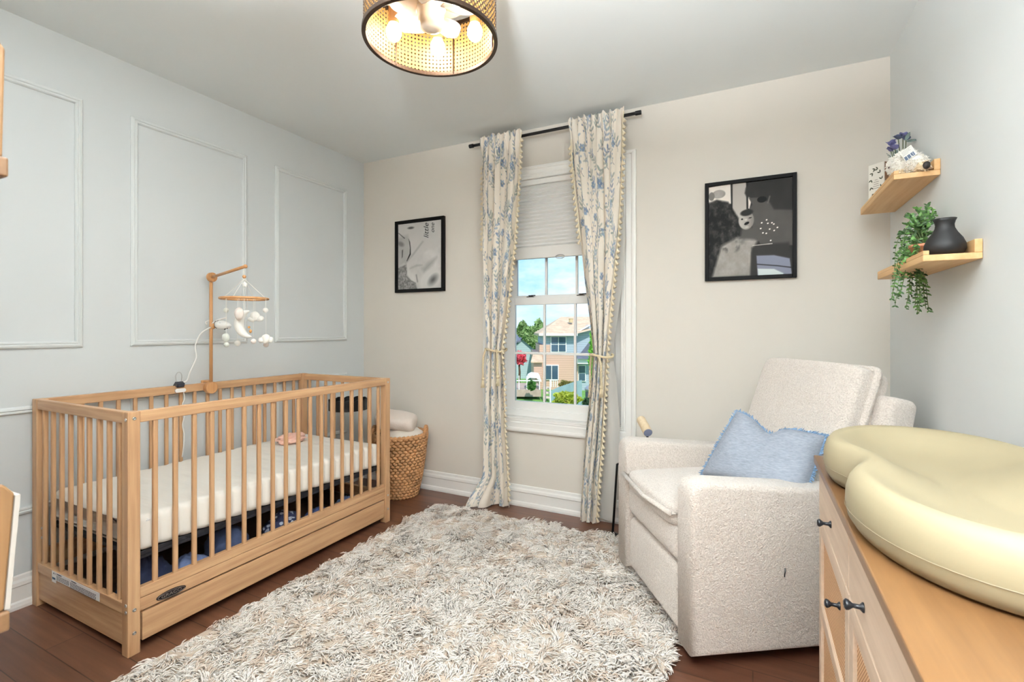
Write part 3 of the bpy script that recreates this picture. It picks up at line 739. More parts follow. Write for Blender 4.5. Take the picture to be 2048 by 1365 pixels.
obj('joint_disc', MB().lathe([(.024, -.010), (.026, -.007), (.026, .009), (.024, .012)], (mx_+.012, my_, 1.457), 24, 'x'), MW, ms, smooth=False)
arm_e = Vector((-2.205, 1.512, 1.474)); arm_s = Vector((mx_+.012, my_, 1.457))
obj('arm', MB().tube([arm_s, arm_e], .0075, 12), MWX, ms, smooth=True)
obj('arm_peg', MB().ball(tuple(arm_e), (.010, .010, .010), 12, 8), MW, ms, smooth=True)
obj('collar_knob', MB().ball((mx_+.016, my_+.004, 1.185), (.012, .014, .016), 12, 8), MW, ms, smooth=True)
hm = thing('hanging_mobile', (-2.218, 1.515, 1.10), 'nursery mobile of white felt shapes on a wooden ring above the crib', 'mobile')
hc = Vector((-2.218, 1.515, 0)); zr = 1.318
STR = plain('mobile_thread', C(238, 234, 226), .8); FELT = plain('white_felt', C(238, 236, 230), .95, bump=.35, bscale=220, sheen=.4); FELTG = plain('sage_felt', C(212, 214, 204), .95, bump=.3, bscale=220, sheen=.4)
FELTP = plain('blush_felt', C(232, 222, 214), .95, bump=.3, bscale=220, sheen=.4)
obj('ring', MB().tube([(hc.x+.104*math.cos(a), hc.y+.104*math.sin(a), zr) for a in np.linspace(0, 2*PI, 48, endpoint=False)], .0058, 8, closed=True), MWX, hm, smooth=True)
obj('bead', MB().ball((hc.x, hc.y, 1.425), .009, 12, 8), MW, hm, smooth=True)
obj('loop', MB().tube([(arm_e.x-.022, arm_e.y+.006, 1.482), (arm_e.x-.016, arm_e.y+.004, 1.46), (hc.x, hc.y, 1.425)], .0016, 5).tube([(arm_e.x-.022, arm_e.y+.006, 1.482), (arm_e.x-.03, arm_e.y+.012, 1.462), (hc.x, hc.y, 1.425)], .0016, 5), STR, hm)
def star(c, R, th):
    pts = [(math.cos(PI/2+k*PI/5)*(R if k % 2 == 0 else R*.5), math.sin(PI/2+k*PI/5)*(R if k % 2 == 0 else R*.5)) for k in range(10)]
    return MB().prism(pts, -th/2, th/2, 'z').xf(frame_m(c, (c_, s_, 0), (0, 0, 1), (s_, -c_, 0)))
obj('star', star((hc.x+.004, hc.y, 1.386), .020, .014), FELT, hm, sub=2, smooth=True)
mb = MB()
for k in range(4):
    a = k*PI/2+.5; mb.tube([(hc.x, hc.y, 1.415), (hc.x+.104*math.cos(a), hc.y+.104*math.sin(a), zr)], .0011, 4)
mb.tube([(hc.x, hc.y, 1.425), (hc.x, hc.y, 1.26)], .0011, 4)
def P3(px, py, off=0):   # point on the plane through the mobile's axis facing the room, offset along depth
    d = -hc.x*s_+hc.y*c_+off; r = (px-1024)/F*d; return Vector((r*c_-d*s_, r*s_+d*c_, CZ+(660-py)/F*d))
balls = [(452, 621, 7, FELTG, .03), (531, 621, 7, FELT, .02), (453, 690, 7, FELTG, -.03), (475, 687, 8, FELT, .06), (507, 683, 7, FELTP, -.06), (532, 690, 7, FELTP, .02)]
for (px, py, r, mm, off) in balls:
    c = P3(px, py, off); d = -c.x*s_+c.y*c_; obj('felt_ball', MB().ball(tuple(c), r*.72*d/F, 14, 10), mm, hm, smooth=True); mb.tube([c, (c.x, c.y, zr)], .0007, 4)
def puff(name, blobs, mm, off):
    o = MB()
    for (px, py, rx, ry) in blobs:
        c = P3(px, py, off); d = -c.x*s_+c.y*c_; o.ball(tuple(c), (rx*d/F, rx*d/F*.7, ry*d/F), 18, 12, lambda p: p+Vector((noise.noise(p*60), noise.noise(p*60+Vector((3, 0, 0))), noise.noise(p*60+Vector((0, 3, 0)))))*.003)
    ob = obj(name, o, mm, hm, smooth=True)
    c = P3(*blobs[0][:2], off); mb.tube([c, (c.x, c.y, zr)], .0007, 4)
puff('felt_balloon', [(478, 628, 11, 12.5)], FELTP, -.05)
puff('felt_cloud', [(510, 633, 11, 10), (520, 638, 9, 6), (504, 639, 9, 6)], FELT, .05)
puff('felt_balloon', [(452, 676, 8.5, 9)], FELTG, -.02)
puff('felt_cloud', [(532, 678, 10, 10), (523, 681, 7, 6), (541, 680, 6, 6)], FELT, -.02)
# crescent moon
def moon():
    o = MB(); N = 22; path = []; rad = []
    for i in range(N+1):
        t = i/N; a = math.radians(100+170*t); px = 504+25*math.cos(a); py = 650-26*math.sin(a)
        path.append(P3(px-1, py-2, -.02)); rad.append(.003+.019*math.sin(PI*t)**.8)
    return o.tube(path, rad, 14)
obj('felt_moon', moon(), FELT, hm, smooth=True)
c = P3(495, 640, -.02); mb.tube([c, (c.x, c.y, zr)], .0007, 4)
dk = P3(501, 663, -.045); o2 = MB().ball(tuple(dk), (.008, .006, .009), 12, 8).ball(tuple(P3(498, 655, -.045)), .006, 10, 8)
obj('felt_bear', o2, plain('tan_felt', C(190, 138, 84), .9, bump=.3, bscale=200), hm, smooth=True)
obj('thread', mb, STR, hm)

# baby monitor tied to the pole
bm = thing('baby_monitor', (-2.655, 1.66, 1.17), 'egg-shaped white baby monitor tied to the mobile stand pole', 'baby monitor')
mc = Vector((-2.635, 1.675, 1.192)); rt = Vector((c_, s_, 0)); fw = Vector((-s_, c_, 0)); tilt = Vector((c_*.97, s_*.97, -.12)).normalized()
def egg():
    o = MB(); N = 18; path = []; rad = []
    for i in range(N+1):
        t = i/N; path.append(mc+tilt*(-.048+.094*t)); rad.append(.0255*math.sqrt(max(1e-4, 1-(2*t-1)**2))*(1.12-.25*t) if 0 < t < 1 else .002)
    return o.tube(path, rad, 20)
obj('monitor_body', egg(), WHITE, bm, smooth=True)
o = MB(); up = Vector((0, 0, 1)); view = Vector((s_, -c_, .0))
def on(px, pz): return mc+tilt*px+up*pz+(-fw)*math.sqrt(max(.00005, .0280**2*(1-(px/.05)**2)-pz**2))
for pts in ([(-.036, .012), (-.032, .02)], [(-.024, .018), (-.02, .026)]): o.tube([on(*q) for q in pts], .0012, 5)
o.tube([on(-.040, -.012), on(-.028, -.021)], .003, 6); o.tube([on(.016, -.022), on(.034, -.014)], .003, 6); o.ball(tuple(on(-.002, .012)), .0015, 8, 6)
ringp = [mc+tilt*(-.037)+(up*math.cos(a)+(-fw)*math.sin(a))*.0205 for a in np.linspace(0, 2*PI, 30, endpoint=False)]
o.tube(ringp, .0009, 5, closed=True)
obj('monitor_vents', o, BLACK, bm, smooth=True)
o = MB(); o.tube(lerp_path([(mx_+.006, my_+.0, 1.20), (-2.665, 1.655, 1.215), (-2.64, 1.665, 1.226), (-2.61, 1.68, 1.232)], 14), .004, 6)
o.tube(lerp_path([(mx_-.012, my_-.012, 1.195), (mx_-.02, my_-.02, 1.21), (mx_+.0, my_, 1.22), (mx_+.02, my_, 1.19), (mx_, my_, 1.17)], 20), .003, 6)
obj('ribbon', o, plain('white_ribbon', C(232, 228, 224), .7), bm, smooth=True)
o = MB(); cable = [(-2.672, 1.63, 1.18), (-2.69, 1.585, 1.15), (-2.70, 1.56, 1.08), (-2.695, 1.57, 1.02), (-2.70, 1.555, .98), (-2.705, 1.535, .93), (-2.705, 1.525, .892), (-2.71, 1.505, .885), (-2.715, 1.485, .892)]
o.tube(lerp_path(cable, 60), .0036, 7); o.tube(lerp_path([(-2.705, 1.505, .845), (-2.708, 1.515, .80), (-2.708, 1.50, .77), (-2.706, 1.515, .72), (-2.707, 1.50, .66), (-2.705, 1.512, .60), (-2.706, 1.50, .49)], 60), .0026, 6)
obj('cable', o, WHITE, bm, smooth=True)
bc = thing('binder_clip', (-2.712, 1.487, .855), 'black binder clip with wire handle on the crib back rail', 'clip')
obj('clip_body', MB().prism([(-2.735, .870), (-2.696, .862), (-2.690, .882), (-2.712, .893)], 1.468, 1.506, 'y'), plain('clip_black', C(28, 30, 40), .35), bc, bevel=.002)
o = MB().tube(lerp_path([(-2.71, 1.474, .889), (-2.71, 1.472, .905), (-2.71, 1.468, .925), (-2.71, 1.478, .942), (-2.71, 1.494, .942), (-2.71, 1.502, .925), (-2.71, 1.500, .905), (-2.71, 1.498, .889)], 30), .0016, 6)
obj('wire_handle', o, STEEL, bc, smooth=True)
sm = MB().prism(rrect(1.460, 1.514, .836, .856, .0098, 6), -2.704, -2.694, 'x')
tag(obj('sensor_unit', sm, WHITE, bevel=.002, base=(-2.70, 1.487, .836)), 'white oval sensor unit on the crib back rail below the binder clip', 'sensor')

# ------------------------------------------------------------------ black scalloped side table behind the crib
st = thing('side_table', (-2.50, 2.44, 0), 'small black side table with scalloped tray behind the crib end', 'table')
sc = (-2.475, 2.445)
def tray():
    o = MB(); N = 96; v = []
    for i in range(N):
        a = 2*PI*i/N; h = .684+.012*abs(math.sin(a*6)); R = .128
        v += [(sc[0]+R*math.cos(a), sc[1]+R*math.sin(a), .622), (sc[0]+R*math.cos(a), sc[1]+R*math.sin(a), h), (sc[0]+(R-.006)*math.cos(a), sc[1]+(R-.006)*math.sin(a), h), (sc[0]+(R-.006)*math.cos(a), sc[1]+(R-.006)*math.sin(a), .632)]
    f = []
    for i in range(N):
        j = (i+1) % N; f += [(4*i+k, 4*j+k, 4*j+k+1, 4*i+k+1) for k in range(3)]
    f += [tuple(4*i for i in range(N))[::-1], tuple(4*i+3 for i in range(N))]
    return o.add(v, f)
obj('tray_top', tray(), BLACK, st)
obj('stem', MB().tube([(sc[0]-.045, sc[1]-.02, .012), (sc[0]-.045, sc[1]-.02, .624)], .010, 12), BLACK, st, smooth=True)
obj('base', MB().lathe([(.115, 0), (.115, .008), (.03, .014), (.012, .03)], (sc[0]-.02, sc[1], 0), 32), BLACK, st)

# ------------------------------------------------------------------ woven basket with blankets
BK = (-2.235, 2.695)
bs = thing('laundry_basket', (BK[0], BK[1], 0), 'woven brown wicker basket in the corner beyond the crib', 'basket')
WK = plain('wicker', C(180, 132, 88), .65, var=.28, vscale=14, bump=.3, bscale=150)
def bprof(z): t = z/.43; return .138+.046*t-.012*(1-t)**3*2
def coil():
    o = MB(); rows = 21; n = 32
    for r in range(rows):
        z = .012+r*.43/rows; R = bprof(z)
        for k in range(n):   # each stitch a short fat strand, alternating like braid
            a0 = 2*PI*(k+.5*(r % 2))/n; a1 = a0+2*PI/n*1.05
            pts = []
            for t in np.linspace(0, 1, 4):
                a = a0+(a1-a0)*t; q = R-.004+.010*math.sin(PI*t); pts.append((BK[0]+q*math.cos(a), BK[1]+q*math.sin(a), z+.013*(t-.5)*(1 if r % 2 else -1)))
            o.tube(pts, [.006, .0125, .0125, .006], 7)
    return o
obj('basket_body', coil(), WK, bs, smooth=True)
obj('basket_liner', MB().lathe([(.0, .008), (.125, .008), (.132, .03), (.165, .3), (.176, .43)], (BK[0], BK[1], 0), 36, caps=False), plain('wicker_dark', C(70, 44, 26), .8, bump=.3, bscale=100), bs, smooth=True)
obj('basket_rim', MB().tube([(BK[0]+.182*math.cos(a), BK[1]+.182*math.sin(a), .432+.004*math.sin(a*40)) for a in np.linspace(0, 2*PI, 120, endpoint=False)], .012, 8, closed=True), WK, bs, smooth=True)
for sg in (-1, 1):
    cx, cy = BK[0]+sg*.182*c_, BK[1]+sg*.182*s_
    o = MB(); rope(o, [(cx-s_*.042*math.cos(a), cy+c_*.042*math.cos(a), .432+.050*math.sin(a)) for a in np.linspace(0, PI, 26)], .011)
    obj('basket_handle', o, WK, bs, smooth=True)
KN = plain('knit_cream', C(226, 212, 202), .95, bump=.6, bscale=130, bdist=.004, sheen=.3)
def blanket_roll():
    o = MB()
    def g(u, v):
        a = 2*PI*u; ax = -1+2*v; L = .132; R = (.070+.014*math.sin(a*2+1)+.006*noise.noise((u*4, v*4, 2)))*(1-.25*abs(ax)**6)
        x, y, z = ax*L, R*1.35*math.cos(a), R*math.sin(a)*1.0
        return (BK[0]-.02+x*c_-y*s_, BK[1]-.015+x*s_+y*c_, .528+z-.020*ax)
    o.grid(g, 40, 24, closed_u=True); n = len(o.v)
    o.f += [tuple(range(40))[::-1], tuple(range(n-40, n))]; return o
tag(obj('blanket', blanket_roll(), KN, smooth=True, base=(BK[0], BK[1], .46)), 'folded cream knitted blanket on top of the wicker basket', 'blanket')
crumple('towel', (BK[0]+.02, BK[1]+.01, .415), (.140, .140, .062), plain('towel_white', C(232, 224, 214), .95, bump=.4, bscale=200, sheen=.3), 'white towel filling the wicker basket under the knitted blanket', 'towel', 7.7, .14)

# ------------------------------------------------------------------ rug
RX0, RX1, RY0, RY1 = -1.885, -.250, .42, 2.645
rug = MB().prism(rrect(RX0+.01, RX1-.01, RY0, RY1-.01, .05, 6), .001, .012, 'z')
rug = tag(obj('rug', rug, plain('rug_backing', C(196, 180, 164), .95, bump=.3, bscale=80), base=((RX0+RX1)/2, (RY0+RY1)/2, 0)), 'cream shaggy deep-pile rug on the floor between crib and armchair', 'rug')
def yarns(pos, direc, length, rad, lift, colr, sides=3, lev=4):
    n = len(pos); T = np.linspace(0, 1, lev); A = np.arange(sides)*2*np.pi/sides
    d = direc/np.linalg.norm(direc, axis=1, keepdims=True)
    side = np.stack([-d[:, 1], d[:, 0], np.zeros(n)], 1)
    V = np.zeros((n, lev, sides, 3))
    for li, t in enumerate(T):
        cpos = pos+d*(length*(t**1.4)*np.sqrt(np.maximum(0, 1-lift**2)))[:, None]
        cpos[:, 2] += length*lift*np.sin(t*1.45)/math.sin(1.45)-length*.18*t**3
        r = rad*(1.0 if t < .8 else .55)
        for k, a in enumerate(A):
            V[:, li, k] = cpos+side*(r*math.cos(a))[:, None]*1.0
            V[:, li, k, 2] += r*math.sin(a)*.8
            V[:, li, k] += d*(r*math.sin(a)*.6)[:, None]
    idx = np.arange(n)[:, None]*(lev*sides)
    fs = []
    for li in range(lev-1):
        for k in range(sides):
            k2 = (k+1) % sides
            fs.append(np.concatenate([idx+li*sides+k, idx+li*sides+k2, idx+(li+1)*sides+k2, idx+(li+1)*sides+k], 1))
    Fq = np.concatenate(fs, 0); Cc = np.repeat(colr, lev*sides, 0)
    return V.reshape(-1, 3), Fq, Cc
NT = 14500; PER = 5
tx = rng.uniform(RX0+.01, RX1-.01, NT); ty = rng.uniform(RY0+.01, RY1-.01, NT)
ang = fbm(tx, ty, 5.5, 31)*9+fbm(tx, ty, 16, 35)*4+rng.normal(0, .45, NT)
hgt = np.clip((fbm(tx, ty, 11, 41)-.5)*1.7+.5, 0, 1)
X = np.repeat(tx, PER)+rng.normal(0, .004, NT*PER); Y = np.repeat(ty, PER)+rng.normal(0, .004, NT*PER)
A = np.repeat(ang, PER)+rng.normal(0, .40, NT*PER); H = np.repeat(hgt, PER)
pos = np.stack([X, Y, np.full_like(X, .010)], 1); dr = np.stack([np.cos(A), np.sin(A), np.zeros_like(A)], 1)
ln_ = rng.uniform(.030, .046, len(X))*(.75+.5*H); lf = np.clip(.42+.55*(H-.45)+rng.normal(0, .12, len(X)), .15, .85)
c0 = np.array(C(246, 240, 234)[:3]); c1 = np.array(C(196, 166, 138)[:3]); kk = np.clip(np.repeat((fbm(tx, ty, 21, 51) < .37)*.5, PER)+rng.random(len(X))*.30-.08, 0, 1)[:, None]
V, Fq, Cc = yarns(pos, dr, ln_, rng.uniform(.0022, .0034, len(X)), lf, c0*(1-kk)+c1*kk)
V[:, 0] = np.clip(V[:, 0], RX0-.03, RX1+.03)
pile = obj('pile', (V, Fq), attr_mat('rug_yarn', .9, .15, sheen=.3), rug, smooth=True, colors=Cc); pile['kind'] = 'stuff'

# ------------------------------------------------------------------ armchair (recliner)
CA = Vector((-.181, 1.719, 0)); ph = math.radians(33.4)
cu = Vector((math.cos(ph), math.sin(ph), 0)); cw = Vector((-math.sin(ph), math.cos(ph), 0)); CWD = .753
MC = frame_m(CA, cu, cw, (0, 0, 1))
m, nt, p = newmat('boucle_fabric')
v = coords(nt); f1 = noise_tex(nt, v, 190, 3, .6); f2 = noise_tex(nt, v, 55, 2)
nt.links.new(ramp(nt, f1, [(.3, C(202, 190, 180)), (.65, C(232, 222, 213))]), p.inputs['Base Color']); p.inputs['Roughness'].default_value = .95
p.inputs['Sheen Weight'].default_value = .5; p.inputs['Specular IOR Level'].default_value = .15
ad = nt.nodes.new('ShaderNodeMath'); ad.operation = 'ADD'; nt.links.new(f1, ad.inputs[0]); nt.links.new(f2, ad.inputs[1]); add_bump(nt, p, ad.outputs[0], .9, .006)
BOU = m
ch = thing('armchair', tuple(CA+cu*.4+cw*.37), 'cream boucle recliner armchair in the corner by the window', 'armchair')
def soft_prism(pts, b0, b1, r, n=4):   # prism in (a,z) extruded along b with rounded edges
    cx = sum(q[0] for q in pts)/len(pts); cz = sum(q[1] for q in pts)/len(pts)
    o = MB(); rings = []
    def inset(d):
        out = []; N = len(pts)
        for i in range(N):
            p0, p1, p2 = Vector(pts[i-1]), Vector(pts[i]), Vector(pts[(i+1) % N])
            e1, e2 = (p1-p0), (p2-p1)
            e1 = e1.normalized() if e1.length > 1e-9 else e2.normalized(); e2 = e2.normalized() if e2.length > 1e-9 else e1
            nrm = Vector((-(e1+e2).y, (e1+e2).x)); nrm = nrm.normalized() if nrm.length > 1e-6 else Vector((0, 0))
            k = d/max(.5, nrm.dot(Vector((-e1.y, e1.x)))); out.append(p1+nrm*k)
        return out
    N = len(pts); v = []
    seq = [(b0+r*(1-math.sin(t)), r*(1-math.cos(t))) for t in np.linspace(0, PI/2, n+1)][::-1]
    seq = [(b0+r-r*math.sin(t), r*(1-math.cos(t))) for t in np.linspace(PI/2, 0, n+1)]+[(b1-r+r*math.sin(t), r*(1-math.cos(t))) for t in np.linspace(0, PI/2, n+1)]
    for b, d in seq: v += [(q[0], b, q[1]) for q in inset(d)]
    m2 = len(seq)
    f = [(i*N+k, i*N+(k+1) % N, (i+1)*N+(k+1) % N, (i+1)*N+k) for i in range(m2-1) for k in range(N)]
    f += [tuple(range(N))[::-1], tuple((m2-1)*N+k for k in range(N))]
    return o.add(v, f)
def ccw(P): 
    a = sum(P[i-1][0]*P[i][1]-P[i][0]*P[i-1][1] for i in range(len(P))); return P if a > 0 else P[::-1]
armp = [(a, z-(z/.655)*.085*a) if z > .1 else (a, z) for a, z in ccw(rrect(0, .80, .055, .650, .055, 6, (0, 0, 1, 0)))]
AT = .125
for b0 in (0, CWD-AT):
    obj('arm', soft_prism(armp, b0, b0+AT, .022).xf(MC), BOU, ch, smooth=True)
def cushion(a0, a1, b0, b1, z0, z1, pw=4, crown=.02, nu=28, nv=28, E1=.22, E2=.30):
    # superellipsoid-ish padded box
    o = MB()
    def g(u, v):
        th = 2*PI*u; ph_ = -PI/2+PI*v
        sg = lambda q, e: math.copysign(abs(q)**e, q); e1, e2 = E1, E2
        x = sg(math.cos(ph_), e2)*sg(math.cos(th), e1); y = sg(math.cos(ph_), e2)*sg(math.sin(th), e1); z = sg(math.sin(ph_), e2)
        return ((a0+a1)/2+(a1-a0)/2*x, (b0+b1)/2+(b1-b0)/2*y, (z0+z1)/2+(z1-z0)/2*z+crown*z*(1-x*x)*(1-y*y))
    return o.grid(g, nu*2, nv, closed_u=True)
bi0, bi1 = AT+.003, CWD-AT-.003
obj('footrest_panel', soft_prism(ccw(rrect(.012, .20, .062, .302, .030, 5)), bi0, bi1, .022).xf(MC), BOU, ch, smooth=True)
obj('front_panel', soft_prism(ccw(rrect(.006, .22, .306, .458, .045, 5)), bi0, bi1, .022).xf(MC), BOU, ch, smooth=True)
sc_ = cushion(-.012, .60, bi0+.002, bi1-.002, .435, .525, crown=.018)
obj('seat_cushion', sc_.xf(MC), BOU, ch, smooth=True)
fl = MB().tube([MC @ Vector(q) for q in [(.012, bi0+.012, .492), (-.018, bi0+.004, .500), (-.020, (bi0+bi1)/2, .478), (-.018, bi1-.004, .500), (.012, bi1-.012, .492)]], [.004, .010, .009, .010, .004], 8)
obj('seat_piping', fl, BOU, ch, smooth=True)
obj('seat_box', MB().box(.20, .74, bi0, bi1, .12, .44).xf(MC), BOU, ch, bevel=.01)
# back: cushion in its own leaning frame
def lean(a, z, ang): 
    ca, sa = math.cos(ang), math.sin(ang); return frame_m(MC @ Vector((a, 0, z)), cu*sa*0+Vector((cu.x*ca, cu.y*ca, -sa)), cw, Vector((cu.x*sa, cu.y*sa, ca)))
LB = lean(.54, .50, math.radians(19))
obj('back_cushion', cushion(-.02, .145, .09, .67, -.02, .565, crown=.0, nu=40, nv=40, E1=.32, E2=.14).xf(LB), BOU, ch, smooth=True)
pth = []
for (b, z) in ((.088, .02), (.088, .30), (.084, .545), (.098, .567), (.38, .560), (.66, .570), (.676, .55), (.670, .30), (.670, .02)): pth.append(LB @ Vector((.060, b, z)))
obj('back_piping', MB().tube(lerp_path(pth, 60), .014, 8), BOU, ch, smooth=True)
LF = lean(.645, .40, math.radians(12))
obj('back_frame', soft_prism(ccw(rrect(.015, .13, -.30, .54, .03, 5)), .02, CWD-.02, .025).xf(LF), BOU, ch, smooth=True)
obj('swivel_base', MB().lathe([(.20, 0), (.20, .02), (.10, .03), (.10, .125)], tuple(CA+cu*.47+cw*.37), 36), BLACK, ch, smooth=False)
obj('pull_strap', MB().tube([MC @ Vector(q) for q in [(.335, -.001, .345), (.332, -.006, .335), (.330, -.006, .325), (.333, -.001, .315)]], .002, 6), BLACK, ch)
# blue cushion
def PDp(d, x, y): r = (x-1024)/F*d; return Vector((r*c_-d*s_, r*s_+d*c_, CZ+(660-y)/F*d))
TL, TR, BLc, BRc = PDp(2.06, 1474, 822), PDp(1.83, 1652, 872), PDp(2.06, 1402, 950), PDp(1.72, 1600, 1016)
pn = (TR-TL).cross(TL-BLc).normalized()
if pn.dot(Vector((s_, -c_, 0))) < 0: pn = -pn
def pil(sgn):
    def g(u, v):
        bu = u; bv = v; base = TL.lerp(TR, bu).lerp(BLc.lerp(BRc, bu), bv)
        cen = (TL+TR+BLc+BRc)/4; e = max(0, 1-(2*bu-1)**4)*max(0, 1-(2*bv-1)**4)
        pin = 1-.08*(1-(abs(2*bu-1))**2)*(abs(2*bv-1))**3-.0; base = cen+(base-cen)*pin
        sag = Vector((0, 0, -.045*math.exp(-((bu-.40)/.16)**2)*(1-bv)**1.5))
        wr = .010*noise.noise((bu*6, bv*5, 3.1))+.007*noise.noise((bu*14, bv*9, 8))
        return base+sag+pn*sgn*(.075*e**.55+wr*e)
    return g
pil_m = plain('chambray_blue', C(136, 141, 151), .9, var=.18, vscale=60, bump=.2, bscale=400, stretch=(1, 1, 5))
pb = thing('throw_pillow', tuple((BLc+BRc)/2), 'pale blue lumbar pillow with fringed edge on the armchair seat', 'pillow')
obj('pillow_cover', MB().grid(pil(1), 40, 28).grid(pil(-1), 40, 28), pil_m, pb, smooth=True)
fr = MB(); g0 = pil(1)
def rim(t):
    t = t % 4
    if t < 1: return g0(t, 0)
    if t < 2: return g0(1, t-1)
    if t < 3: return g0(3-t, 1)
    return g0(0, 4-t)
cenp = (TL+TR+BLc+BRc)/4
for i in range(420):
    q = Vector(rim(i*4/420)); o_ = (q-cenp).normalized(); j = Vector((random.uniform(-1, 1), random.uniform(-1, 1), random.uniform(-1, 1)))*.006
    fr.tube([q-o_*.002, q+o_*.006+j*.5, q+o_*.010+j], [.0022, .002, .001], 4)
obj('fringe', fr, plain('fringe_blue', C(112, 138, 166), .9), pb)
# leaning reading lamp behind the arm: slim black stand, pale wooden head
fl = thing('floor_lamp', (-.70, 2.70, 0), 'slim black floor lamp with pale wooden tube head behind the armchair', 'lamp')
h1, h0 = PDp(2.62, 1283, 842), PDp(2.52, 1296, 866)
axis = (h0-h1).normalized()
obj('lamp_head', MB().tube([h1-axis*.01, h0], [.024, .024], 20), wood('pale_wood', C(206, 184, 150), C(228, 208, 176), 'z', rough=.5), fl, smooth=False)
obj('lamp_lens', MB().tube([h0-axis*.004, h0+axis*.002], [.0225, .0225], 20), plain('lens_grey', C(120, 126, 150), .3), fl)
obj('stand', MB().tube([(-.712, 2.700, .0), (-.690, 2.715, .40), (h0.x, h0.y+.035, h0.z-.10), (h0+h1)/2+Vector((.004, .012, 0))], .007, 8).lathe([(.03, 0), (.03, .008), (.008, .012)], (-.712, 2.70, 0), 20), BLACK, fl, smooth=True)

# ------------------------------------------------------------------ dresser
DXF, DZ, DYF, DYN = .159, .80, 1.655, .24
OT = wood('dresser_top_oak', C(84, 56, 32), C(120, 86, 52), 'y', cross=22, along=1.5, rough=.4); OZ = wood('dresser_front_oak', C(186, 162, 140), C(216, 194, 172), 'y', cross=26, along=1.6, rough=.5)
dr_ = thing('dresser', ((DXF+XR)/2, (DYF+DYN)/2, 0), 'light oak dresser with rattan doors and black knobs against the right wall', 'dresser')
obj('dresser_top', MB().box(DXF, XR-.03, DYN, DYF, DZ-.022, DZ), OT, dr_, bevel=.003)
BX = DXF+.012
obj('carcass', MB().box(BX+.012, XR-.035, DYN+.015, DYF-.015, .10, DZ-.022), OZ, dr_, bevel=.002)
for y in (DYN+.02, DYF-.06):
    for x in (BX+.02, XR-.08): obj('leg', MB().box(x, x+.035, y, y+.04, 0, .10), OZ, dr_, bevel=.003)
KM = plain('knob_black', C(20, 22, 27), .35, spec=.45)
def knob(parent, y, z):
    obj('knob', MB().lathe([(.0085, 0), (.0085, .002), (.0042, .006), (.0038, .016), (.0085, .022), (.0095, .026), (.006, .029), (.0, .030)], n=20, axis='x').fn(lambda p: (BX-p[0], p[1]+y, p[2]+z)), KM, parent, smooth=True)
m, nt, p = newmat('rattan_cane')
v = coords(nt, (1, 1, 1)); sx = nt.nodes.new('ShaderNodeTexWave'); sx.wave_type = 'BANDS'; sx.bands_direction = 'DIAGONAL'; sx.inputs['Scale'].default_value = 70; nt.links.new(v, sx.inputs['Vector'])
sy = nt.nodes.new('ShaderNodeTexWave'); sy.bands_direction = 'Z'; sy.inputs['Scale'].default_value = 60; nt.links.new(v, sy.inputs['Vector'])
mm_ = nt.nodes.new('ShaderNodeMath'); mm_.operation = 'MULTIPLY'; nt.links.new(sx.outputs['Fac'], mm_.inputs[0]); nt.links.new(sy.outputs['Fac'], mm_.inputs[1])
nt.links.new(ramp(nt, mm_.outputs[0], [(.05, C(160, 108, 64)), (.5, C(238, 200, 156))]), p.inputs['Base Color']); p.inputs['Roughness'].default_value = .6; add_bump(nt, p, mm_.outputs[0], .8, .003)
RAT = m
edges = [1.638, 1.160, .690, .255]
for i in range(3):
    y1, y0 = edges[i], edges[i+1]
    d = obj('drawer', MB().box(BX, BX+.014, y0+.0025, y1-.0025, .642, .772), OZ, dr_, bevel=.002)
    knob(d, {0: 1.400, 1: 1.012, 2: .47}[i], .690 if i == 0 else .687)
    dz0, dz1 = .125, .636; fr_ = .045
    mb = MB().box(BX, BX+.014, y0+.0025, y0+fr_, dz0, dz1).box(BX, BX+.014, y1-fr_, y1-.0025, dz0, dz1).box(BX, BX+.014, y0+fr_, y1-fr_, dz1-fr_, dz1).box(BX, BX+.014, y0+fr_, y1-fr_, dz0, dz0+fr_).box(BX, BX+.014, y0+fr_, y1-fr_, .36, .395)
    d = obj('door', mb, OZ, dr_, bevel=.002)
    obj('rattan_panel', MB().box(BX+.007, BX+.010, y0+fr_-.003, y1-fr_+.003, dz0+fr_-.003, dz1-fr_+.003), RAT, d)
    knob(d, {0: 1.265, 1: .79, 2: .36}[i], .560)
# changing pad: peanut outline, raised rim, dished centre
pad = thing('changing_pad', (.365, 1.22, DZ), 'pale yellow peanut-shaped foam changing pad on the dresser top', 'changing pad')
def pad_outline(a):
    # half-width as a function of position along y : two lobes with a waist
    yc, L = 1.222, .425
    return yc, L
def pad_mesh():
    yc, L = 1.226, .427; xc = .360
    N = 160; out = []
    # outline by angle: superellipse modulated with waist
    for k in range(N):
        a = 2*PI*k/N; ca, sa = math.cos(a), math.sin(a)
        y = L*math.copysign(abs(sa)**.82, sa); t = y/L
        w = .212*(max(0, 1-abs(t)**3.4))**.5; w *= 1-.25*math.exp(-((t-.02)/.20)**2)
        # keep lobes full
        x = math.copysign(w, ca) if abs(ca) > 1e-6 else 0
        out.append((x, y))
    return xc, yc, out
xc, yc, out = pad_mesh()
